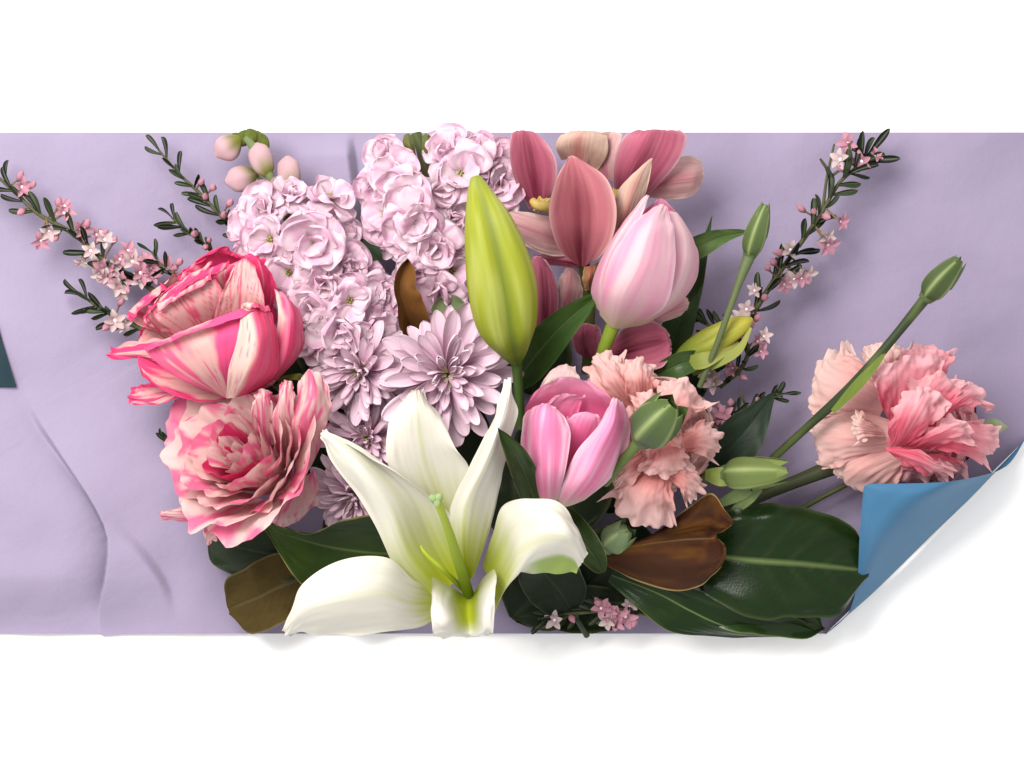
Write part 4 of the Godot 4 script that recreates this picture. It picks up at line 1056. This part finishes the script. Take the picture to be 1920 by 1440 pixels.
func leaves() -> void:
	var dark := Color(0.011, 0.025, 0.007)
	var rib := Color(0.17, 0.23, 0.08)
	var rim := Color(0.18, 0.22, 0.06)
	var oval := [0.12, 0.55, 0.86, 1.0, 1.0, 0.92, 0.7, 0.0]
	var broad := [0.25, 0.7, 0.95, 1.0, 1.0, 0.95, 0.78, 0.15]
	var mag := "magnolia leaves at the base"
	blade("broad glossy dark green leaf with a pale midrib touching the turned cloth corner", "magnolia_leaf", [1290, 1036, 42, 1400, 1050, 50, 1510, 1058, 48, 1630, 1070, 40], 102, broad, 4.0, dark, rib, Color(0.045, 0.06, 0.02), M.gloss, mag, {"wave": 1.6, "roll": 4.0})
	var br := thing("brown_leaf", "brown backed curled leaf with a yellowish rim below the salmon carnation", "leaf", pt(1128, 1040, 44))
	sheet(br, "leaf_blade", [
		[1215, 1010, 40, 1180, 1020, 42, 1145, 1032, 44, 1130, 1046, 42, 1140, 1062, 36],
		[1262, 975, 56, 1235, 1000, 57, 1215, 1020, 55, 1200, 1055, 56, 1185, 1085, 46],
		[1300, 945, 64, 1285, 985, 63, 1280, 1012, 58, 1275, 1060, 64, 1256, 1108, 52],
		[1332, 925, 70, 1325, 975, 67, 1320, 1010, 60, 1325, 1055, 68, 1308, 1102, 57],
		[1354, 948, 73, 1346, 985, 67, 1338, 1009, 60, 1350, 1045, 70, 1338, 1080, 62],
		[1374, 974, 75, 1359, 990, 69, 1343, 1005, 62, 1357, 1030, 72, 1352, 1064, 66],
		[1373, 984, 74, 1358, 996, 68, 1342, 1004, 61, 1360, 1024, 72, 1359, 1048, 69]], M.velvet,
		func(u: float, v: float, s: float) -> Color:
			var c := mixc(Color(0.040, 0.013, 0.004), Color(0.090, 0.034, 0.007), sm(-0.3, 0.5, fine.get_noise_3d(u * 2.5, v * 2.0, s)))
			c = mixc(c, Color(0.15, 0.085, 0.03), 0.8 * (1.0 - sm(0.008, 0.03, absf(v))))
			var k := 1.0 + 0.12 * noise.get_noise_2d(u * 22.0 - absf(v) * 9.0, s)
			c = Color(c.r * k, c.g * k, c.b * k)
			return mixc(c, Color(0.34, 0.24, 0.09), sm(0.955, 0.975, maxf(absf(v), u * 0.985))), {"nu": 56, "nv": 64, "vein": 0.5, "vf": 5.0, "ruf": 1.2})
	var lg := thing("magnolia_leaf", "long dark green leaf at the bottom edge right of the lily with a diagonal midrib", "leaf", pt(1150, 1090, 34), mag)
	sheet(lg, "leaf_blade", [
		[1148, 1070, 36, 1146, 1078, 34, 1140, 1090, 32],
		[1232, 1082, 46, 1232, 1112, 40, 1196, 1140, 38],
		[1325, 1112, 46, 1296, 1146, 40, 1256, 1184, 36],
		[1430, 1140, 38, 1360, 1174, 36, 1330, 1192, 28],
		[1500, 1160, 28, 1440, 1186, 26, 1410, 1195, 20],
		[1536, 1184, 20, 1520, 1190, 19, 1500, 1194, 17]], M.gloss,
		func(u: float, v: float, s: float) -> Color:
			var c := mixc(Color(0.010, 0.024, 0.007), Color(0.018, 0.040, 0.009), sm(-0.3, 0.5, fine.get_noise_3d(u * 3.0, v * 2.0, s)))
			c = mixc(c, rib, 0.85 * (1.0 - sm(0.015, 0.05, absf(v))))
			return mixc(c, rim, sm(0.95, 0.985, absf(v))), {"nu": 44, "nv": 44, "vein": 0.4, "ruf": 1.0})
	blade("dark green leaf under the broad glossy leaf along the bottom edge", "magnolia_leaf", [1280, 1128, 24, 1370, 1138, 32, 1450, 1150, 30, 1545, 1178, 20], 44, oval, 3.0, Color(0.022, 0.046, 0.014), rib, rim, M.gloss, mag, {"wave": 1.5})
	var o := thing("magnolia_leaf", "green leaf with a notched pale rim between the open rose and the lily", "leaf", pt(740, 1040, 50), mag)
	sheet(o, "leaf_blade", [
		[770, 985, 60, 765, 1040, 46, 740, 1110, 44],
		[700, 966, 70, 690, 1036, 54, 650, 1110, 54],
		[640, 978, 76, 620, 1026, 60, 585, 1108, 62],
		[578, 998, 80, 565, 1012, 70, 552, 1082, 70],
		[528, 990, 82, 525, 998, 78, 522, 1036, 76],
		[488, 972, 82, 490, 976, 81, 494, 984, 80]], M.leaf,
		func(u: float, v: float, s: float) -> Color:
			var c := mixc(Color(0.022, 0.042, 0.010), Color(0.042, 0.078, 0.013), sm(0.3, 0.9, u) + 0.4 * fine.get_noise_3d(u * 3.0, v * 2.0, s))
			c = mixc(c, Color(0.12, 0.16, 0.05), 0.6 * (1.0 - sm(0.01, 0.05, absf(v))))
			return mixc(c, Color(0.30, 0.27, 0.10), sm(0.93, 0.97, absf(v))), {"nu": 40, "nv": 44, "vein": 0.4, "ruf": 1.4})
	blade("olive brown backed leaf at the bottom edge left of the lily", "brown_leaf", [585, 1080, 30, 530, 1098, 34, 480, 1122, 32, 428, 1142, 24], 62, broad, 3.0, Color(0.062, 0.042, 0.010), Color(0.13, 0.10, 0.04), Color(0.16, 0.12, 0.05), M.velvet, "", {"wave": 2.0})
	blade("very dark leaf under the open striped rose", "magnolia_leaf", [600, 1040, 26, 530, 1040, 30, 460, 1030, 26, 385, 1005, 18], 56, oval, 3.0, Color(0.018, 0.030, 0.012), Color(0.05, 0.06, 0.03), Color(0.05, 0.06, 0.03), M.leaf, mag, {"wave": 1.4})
	blade("dark narrow leaf with a brown tip right of the salmon carnation", "magnolia_leaf", [1325, 890, 34, 1370, 840, 42, 1412, 790, 44, 1452, 734, 36], 42, [0.2, 0.7, 1.0, 1.0, 0.9, 0.62, 0.3, 0.0], 3.0, Color(0.018, 0.030, 0.018), Color(0.03, 0.045, 0.025), Color(0.06, 0.06, 0.03), M.leaf, mag, {"wave": 1.0})
	blade("broad green lily leaf with a light midrib slanting up to the pale tulip", "lily_leaf", [965, 720, 42, 1010, 660, 58, 1060, 605, 66, 1130, 545, 62], 34, [0.4, 0.8, 1.0, 1.0, 0.9, 0.7, 0.4, 0.0], 4.0, Color(0.040, 0.085, 0.016), Color(0.12, 0.20, 0.05), Color(0.07, 0.12, 0.03), M.leaf, "", {"wave": 0.8, "stalk": false})
	blade("upright dark green strap leaf rising behind the pale tulip", "tulip_leaf", [1248, 690, 26, 1272, 610, 34, 1305, 520, 36, 1336, 402, 30], 30, [0.9, 1.0, 1.0, 0.85, 0.65, 0.42, 0.2, 0.0], 3.0, Color(0.032, 0.060, 0.020), Color(0.05, 0.09, 0.03), Color(0.05, 0.09, 0.03), M.leaf, "", {"wave": 0.6, "stalk": false})
	blade("light green leaf tip pointing right beside the pale tulip", "tulip_leaf", [1280, 478, 44, 1320, 458, 50, 1360, 442, 50, 1408, 433, 46], 21, [0.9, 1.0, 0.95, 0.8, 0.55, 0.28, 0.0], 3.0, Color(0.075, 0.125, 0.035), Color(0.12, 0.18, 0.06), Color(0.09, 0.15, 0.05), M.leaf, "", {"wave": 0.6, "stalk": false})
	blade("dark pointed leaf hooked round the lily's narrow upright petal", "lily_leaf", [1010, 960, 84, 985, 890, 104, 962, 845, 128, 932, 800, 140], 24, [0.5, 0.9, 1.0, 0.95, 0.9, 0.75, 0.4, 0.0], 4.0, Color(0.035, 0.062, 0.016), Color(0.12, 0.16, 0.05), Color(0.22, 0.22, 0.10), M.leaf, "", {"wave": 1.0, "stalk": false})
	blade("narrow rust brown leaf standing between the two pale stocks", "brown_leaf", [778, 640, 46, 764, 590, 66, 750, 540, 74, 762, 486, 68], 27, [0.5, 0.8, 1.0, 1.0, 0.9, 0.6, 0.0], 6.0, Color(0.145, 0.058, 0.014), Color(0.20, 0.09, 0.03), Color(0.18, 0.08, 0.03), M.velvet, "", {"wave": 1.2, "stalk": false, "tilt": 0.5})
	blade("dull olive leaf in the gap above the open chrysanthemum", "lily_leaf", [870, 640, 54, 856, 610, 60, 842, 585, 62, 826, 558, 58], 40, [0.5, 0.9, 1.0, 1.0, 0.85, 0.6, 0.0], 2.0, Color(0.10, 0.125, 0.055), Color(0.14, 0.17, 0.08), Color(0.16, 0.18, 0.09), M.leaf, "", {"wave": 1.0, "stalk": false})
	blade("tiny dark leaf poking out between the two stocks", "stock_leaf", [715, 488, 44, 700, 478, 46, 684, 468, 46, 664, 456, 44], 18, oval, 2.0, Color(0.035, 0.055, 0.030), Color(0.06, 0.08, 0.04), Color(0.06, 0.08, 0.04), M.leaf, "", {"stalk": false})
	blade("small dark green leaf lying under the half hidden yellow bud", "lily_leaf", [1225, 705, 44, 1255, 692, 54, 1285, 680, 56, 1318, 672, 52], 22, oval, 3.0, Color(0.040, 0.075, 0.022), Color(0.09, 0.14, 0.05), Color(0.07, 0.12, 0.04), M.gloss, "", {"stalk": false})
	blade("pointed dark leaf with a light rim just right of the lily's drooping petal", "lily_leaf", [1060, 960, 56, 1090, 1010, 62, 1115, 1045, 64, 1134, 1075, 62], 26, [0.4, 0.8, 1.0, 1.0, 0.85, 0.5, 0.0], 4.0, Color(0.030, 0.050, 0.016), Color(0.08, 0.11, 0.03), Color(0.20, 0.24, 0.07), M.leaf, "", {"wave": 1.0, "stalk": false})
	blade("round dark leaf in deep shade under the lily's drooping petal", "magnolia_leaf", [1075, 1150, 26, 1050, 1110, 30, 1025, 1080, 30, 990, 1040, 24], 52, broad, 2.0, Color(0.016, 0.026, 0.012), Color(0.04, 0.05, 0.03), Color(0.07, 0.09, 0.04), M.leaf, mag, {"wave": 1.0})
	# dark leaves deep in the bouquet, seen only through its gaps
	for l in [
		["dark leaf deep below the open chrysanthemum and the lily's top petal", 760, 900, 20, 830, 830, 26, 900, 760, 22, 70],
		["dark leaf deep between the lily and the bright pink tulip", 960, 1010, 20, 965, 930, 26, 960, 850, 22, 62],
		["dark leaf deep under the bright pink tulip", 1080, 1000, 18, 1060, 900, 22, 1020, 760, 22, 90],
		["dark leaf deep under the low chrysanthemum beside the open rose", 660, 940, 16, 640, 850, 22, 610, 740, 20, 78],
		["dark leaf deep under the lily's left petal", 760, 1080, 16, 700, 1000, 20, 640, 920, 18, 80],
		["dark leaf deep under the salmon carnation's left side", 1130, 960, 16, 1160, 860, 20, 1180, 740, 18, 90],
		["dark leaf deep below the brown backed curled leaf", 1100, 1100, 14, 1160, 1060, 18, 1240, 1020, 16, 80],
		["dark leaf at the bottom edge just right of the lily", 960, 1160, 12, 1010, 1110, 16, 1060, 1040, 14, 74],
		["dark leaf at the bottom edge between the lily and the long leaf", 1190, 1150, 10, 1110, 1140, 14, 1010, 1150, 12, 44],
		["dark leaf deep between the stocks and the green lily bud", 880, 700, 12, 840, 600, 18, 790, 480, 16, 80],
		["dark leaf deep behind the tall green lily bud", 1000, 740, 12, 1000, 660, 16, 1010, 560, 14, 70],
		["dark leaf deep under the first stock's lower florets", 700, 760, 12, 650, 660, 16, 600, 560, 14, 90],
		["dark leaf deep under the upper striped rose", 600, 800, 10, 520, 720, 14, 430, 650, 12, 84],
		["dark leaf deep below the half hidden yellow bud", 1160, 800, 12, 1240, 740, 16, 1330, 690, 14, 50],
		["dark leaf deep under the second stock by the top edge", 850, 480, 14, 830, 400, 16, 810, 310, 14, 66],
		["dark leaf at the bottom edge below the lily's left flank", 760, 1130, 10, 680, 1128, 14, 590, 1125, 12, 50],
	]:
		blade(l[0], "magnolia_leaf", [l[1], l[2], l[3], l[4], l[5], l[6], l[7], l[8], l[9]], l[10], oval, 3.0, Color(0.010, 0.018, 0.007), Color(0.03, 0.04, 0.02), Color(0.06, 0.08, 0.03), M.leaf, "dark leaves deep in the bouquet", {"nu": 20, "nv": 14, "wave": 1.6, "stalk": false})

# ---------------------------------------------------------------- wax flower sprigs
var bits := {}

func sprig(label: String, spine: Array, n_leaf: int, blossoms: Array, buds: Array, o := {}) -> void:
	var path := pts(spine)
	var t := thing("waxflower_sprig", label, "sprig", path[0], "wax flower sprigs")
	var col: Color = o.get("stem", Color(0.085, 0.085, 0.038))
	var r: float = o.get("r", 0.0012) * 0.85
	tube(t, "stem", path, [r * 0.7, r, r * 1.25, r * 1.4], M.stem, plain(col), {"nu": 30, "nv": 8})
	for tw in o.get("twigs", []):
		tube(t, "twig", pts(tw), [r * 0.8, r * 0.7, r * 0.5], M.stem, plain(col), {"nu": 12, "nv": 7})
	var sgn := 1.0
	n_leaf = int(n_leaf * 1.5)
	for k in n_leaf:
		var u := clampf((k + 0.3 + rng.randf_range(-0.75, 0.75)) / n_leaf, 0.0, 1.0)
		if k == 0:
			u = 0.0
		var at := along(path, u)
		var d := (along(path, minf(u + 0.03, 1.0)) - along(path, maxf(u - 0.03, 0.0))).normalized()
		d = -d if o.get("tip_first", true) else d
		sgn = -sgn if rng.randf() < 0.8 else sgn
		var side := d.cross(Vector3.UP).normalized() * sgn
		var dir := (d * rng.randf_range(0.7, 1.5) + side * rng.randf_range(0.25, 0.95) + Vector3.UP * rng.randf_range(-0.1, 0.6)).normalized()
		if k == 0:
			dir = (d + Vector3.UP * 0.2).normalized()
		var up := (Vector3.UP + side * rng.randf_range(-0.8, 0.8)).normalized()
		var sc: float = o.get("leaf", 1.0) * rng.randf_range(0.95, 1.45)
		put(t, "leaf", bits.leaf[rng.randi() % 4], M.leaf, Transform3D(pointing(dir, up).scaled_local(Vector3.ONE * sc), at - t.position))
	var more: int = blossoms.size() / 2
	for k in more:
		var q: int = rng.randi() % more
		blossoms.append(blossoms[q * 2] + rng.randf_range(-24, 24))
		blossoms.append(blossoms[q * 2 + 1] + rng.randf_range(-24, 24))
	for i in range(0, blossoms.size(), 2):
		var f := Node3D.new()
		f.name = "blossom"
		t.add_child(f, true)
		var u2 := 0.0
		var best := 1.0
		var where := pt(blossoms[i], blossoms[i + 1], 0)
		for q in 41:
			var a := along(path, q / 40.0)
			var dd := Vector2(a.x - where.x, a.z - where.z).length()
			if dd < best:
				best = dd
				u2 = q / 40.0
		var stem_at := along(path, u2)
		where = pt(blossoms[i], blossoms[i + 1], stem_at.y * 1000.0 + rng.randf_range(3.0, 7.0))
		f.position = where - t.position
		f.basis = facing((where - stem_at).normalized() * 0.9 + Vector3(rng.randf_range(-0.5, 0.5), 0.8, rng.randf_range(-0.5, 0.5)), rng.randf() * TAU)
		f.scale = Vector3.ONE * rng.randf_range(0.75, 1.15)
		var tone := rng.randi() % 2
		for k in 5:
			put(f, "petal", bits.star[tone * 3 + rng.randi() % 3], M.petal, Transform3D(Basis(Vector3.UP, TAU * k / 5.0 + rng.randf_range(-0.12, 0.12)) * Basis(Vector3.BACK, rng.randf_range(-0.2, 0.3)), Vector3.ZERO))
		put(f, "flower_centre", bits.eye, M.matte)
		tube(t, "flower_stalk", PackedVector3Array([stem_at, (stem_at + where) * 0.5 - Vector3(0, 0.001, 0), where]), [0.0007, 0.0006, 0.0008], M.stem, plain(Color(0.20, 0.13, 0.07)), {"nu": 5, "nv": 6})
	for i in range(0, buds.size(), 2):
		var where := pt(buds[i], buds[i + 1], path[0].y * 1000.0 + rng.randf_range(2.0, 8.0))
		var near := along(path, 0.0)
		for q in 41:
			var a := along(path, q / 40.0)
			if Vector2(a.x - where.x, a.z - where.z).length() < Vector2(near.x - where.x, near.z - where.z).length():
				near = a
		where.y = near.y + rng.randf_range(0.001, 0.006)
		var dir := (where - near).normalized()
		put(t, "flower_bud", bits.bud[rng.randi() % 2], M.petal, Transform3D(pointing((dir + Vector3(rng.randf_range(-0.3, 0.3), 0.4, rng.randf_range(-0.3, 0.3))).normalized(), Vector3.UP if absf(dir.y) < 0.9 else Vector3.RIGHT).scaled_local(Vector3.ONE * rng.randf_range(0.8, 1.25)), where - t.position))
		tube(t, "flower_stalk", PackedVector3Array([near, (near + where) * 0.5, where]), [0.0006, 0.0005, 0.0007], M.stem, plain(Color(0.20, 0.12, 0.07)), {"nu": 4, "nv": 6})

func sprigs() -> void:
	bits.leaf = []
	for k in 4:
		var g := Color(0.030, 0.045, 0.020) if k < 2 else Color(0.014, 0.019, 0.012)
		bits.leaf.append(petal(rng.randf_range(0.0098, 0.0125), rng.randf_range(0.0016, 0.0022), [0.35, 0.5, 0.75, 0.95, 1.05, 0.95], rng.randf_range(15, 35), rng.randf_range(-75, -20) if k % 2 == 0 else 45.0, 1.3, func(u: float, v: float, s: float) -> Color: return mixc(g, Color(0.13, 0.15, 0.08), 0.7 * (1.0 - sm(0.0, 0.25, absf(v)))), {"nu": 10, "nv": 8, "blunt": 2.4}))
	bits.star = []
	for k in 6:
		var p0 := Color(0.60, 0.50, 0.48) if k < 3 else Color(0.54, 0.26, 0.33)
		bits.star.append(petal(rng.randf_range(0.0060, 0.0072), 0.0019, [0.6, 1.0, 1.1, 0.9, 0.5], 34.0, rng.randf_range(-20, 14), 0.8, func(u: float, v: float, s: float) -> Color: return mixc(p0, Color(0.50, 0.22, 0.30), 0.45 * (1.0 - u)), {"nu": 8, "nv": 6, "blunt": 2.5}))
	var host := Node3D.new()
	host.name = "wax_bits"
	var pink := func(u: float, v: float, s: float) -> Color: return mixc(Color(0.25, 0.11, 0.07), Color(0.52, 0.24, 0.30), sm(0.1, 0.5, u))
	bits.bud = []
	for k in 2:
		var b := tube(host, "bud", PackedVector3Array([Vector3(-0.0018, 0, 0), Vector3.ZERO, Vector3(0.0022, 0, 0), Vector3(0.0048 + 0.001 * k, 0, 0)]), [0.0006, 0.0015, 0.0019, 0.0002], M.petal, pink, {"nu": 10, "nv": 10, "lobes": 0.15, "nl": 5.0})
		bits.bud.append(b.mesh)
	var e := SphereMesh.new()
	e.radius = 0.0011
	e.height = 0.0018
	e.radial_segments = 10
	e.rings = 5
	bits.eye = e
	host.free()
	sprig("long wax flower sprig running in from the left edge to the upper striped rose", [-20, 318, 22, 30, 362, 26, 70, 400, 27, 140, 440, 28, 200, 492, 28, 270, 532, 26, 330, 580, 22], 17,
		[120, 400, 92, 432, 182, 492, 210, 505, 248, 490, 262, 512, 228, 545, 285, 520, 170, 470, 240, 470, 290, 500, 180, 440, 200, 520, 150, 430, 40, 350], [35, 335, 60, 350, 45, 395, 110, 385, 160, 425, 195, 440, 155, 490, 215, 455, 300, 545, 110, 445], {"leaf": 1.15, "r": 0.0014})
	sprig("slim leafy sprig reaching up left of the stock's pink buds", [298, 282, 24, 335, 325, 28, 372, 360, 28, 410, 400, 28, 445, 432, 26, 480, 470, 22], 15, [], [378, 345, 400, 355, 385, 372, 420, 405, 445, 440, 430, 385], {"leaf": 0.95, "r": 0.0011})
	sprig("short leafy sprig tip above the upper striped rose", [322, 408, 22, 348, 430, 26, 375, 452, 26, 420, 490, 22], 9, [], [392, 452, 385, 462, 365, 440], {"leaf": 0.95, "r": 0.001})
	sprig("tiny leafy sprig between the long sprig and the upper rose's shoulder", [284, 472, 30, 302, 496, 32, 325, 515, 32, 350, 540, 28], 7, [], [330, 505, 335, 495], {"leaf": 0.85, "r": 0.001})
	sprig("short sprig sticking out left of the upper striped rose", [152, 552, 22, 185, 576, 26, 215, 592, 26, 270, 620, 22], 10, [215, 600], [205, 610, 225, 570, 222, 612], {"leaf": 1.05, "r": 0.0012})
	sprig("small dark sprig showing between the two striped roses", [335, 795, 16, 345, 765, 20, 370, 748, 20, 420, 735, 16], 9, [352, 765], [340, 775, 362, 752], {"leaf": 0.85, "r": 0.0011})
	sprig("sprig tip poking out left of the open rose", [318, 832, 18, 335, 842, 20, 365, 850, 18], 4, [], [], {"leaf": 0.9, "r": 0.001})
	sprig("tall wax flower branch slanting up to the top edge at the right", [1626, 294, 24, 1608, 312, 28, 1572, 345, 30, 1540, 400, 30, 1502, 455, 30, 1455, 520, 30, 1420, 575, 28, 1370, 650, 24, 1320, 730, 18], 26,
		[1482, 468, 1552, 458, 1470, 532, 1415, 545, 1640, 292, 1590, 276, 1510, 512, 1575, 415, 1400, 580], [1525, 400, 1505, 395, 1545, 405, 1450, 495, 1440, 505, 1578, 318, 1430, 560, 1465, 475], {"leaf": 1.25, "r": 0.0014, "twigs": [[1542, 400, 30, 1550, 335, 30, 1564, 270, 28], [1552, 335, 30, 1575, 318, 32, 1580, 312, 32], [1590, 322, 29, 1596, 295, 31, 1590, 268, 32], [1552, 318, 30, 1542, 304, 32, 1538, 298, 33]]})
	sprig("leafy wax flower tangle around the half hidden yellow bud", [1302, 596, 30, 1330, 610, 36, 1368, 620, 40, 1402, 650, 40, 1390, 690, 36, 1350, 725, 28], 14, [1385, 600, 1375, 690, 1420, 640, 1330, 700], [1400, 615, 1415, 600, 1365, 705, 1390, 705], {"leaf": 1.0, "r": 0.0012})
	sprig("dark wax flower sprig behind the narrow brown tipped leaf", [1468, 738, 24, 1440, 748, 28, 1400, 765, 28, 1350, 790, 26, 1300, 830, 20], 16, [1350, 778, 1378, 790, 1340, 800], [1370, 760, 1350, 765, 1420, 750], {"leaf": 0.85, "r": 0.0012, "twigs": [[1400, 765, 28, 1392, 745, 30, 1385, 735, 30], [1440, 750, 28, 1452, 738, 30, 1468, 745, 30]]})
	sprig("sprig of pale wax flowers at the bottom edge right of the lily", [1010, 1160, 22, 1050, 1154, 28, 1110, 1146, 30, 1160, 1144, 30, 1215, 1152, 24], 12, [1155, 1150, 1140, 1162, 1040, 1162, 1172, 1156], [1070, 1156, 1120, 1130, 1190, 1160], {"leaf": 1.0, "r": 0.0012})
	sprig("wax flower twig showing under the long dark leaf near the cloth corner", [1490, 1160, 8, 1520, 1168, 10, 1545, 1180, 8], 4, [1512, 1162], [], {"leaf": 0.9, "r": 0.001})
	var t := thing("thin_stem", "thin bare stem running from the glossy leaf to the right carnation", "stem", pt(1490, 962, 18))
	tube(t, "stem_length", pts([1470, 972, 16, 1510, 950, 20, 1550, 928, 22, 1600, 902, 24]), [0.0024, 0.0015, 0.0014, 0.0014], M.stem, plain(Color(0.07, 0.08, 0.03)))
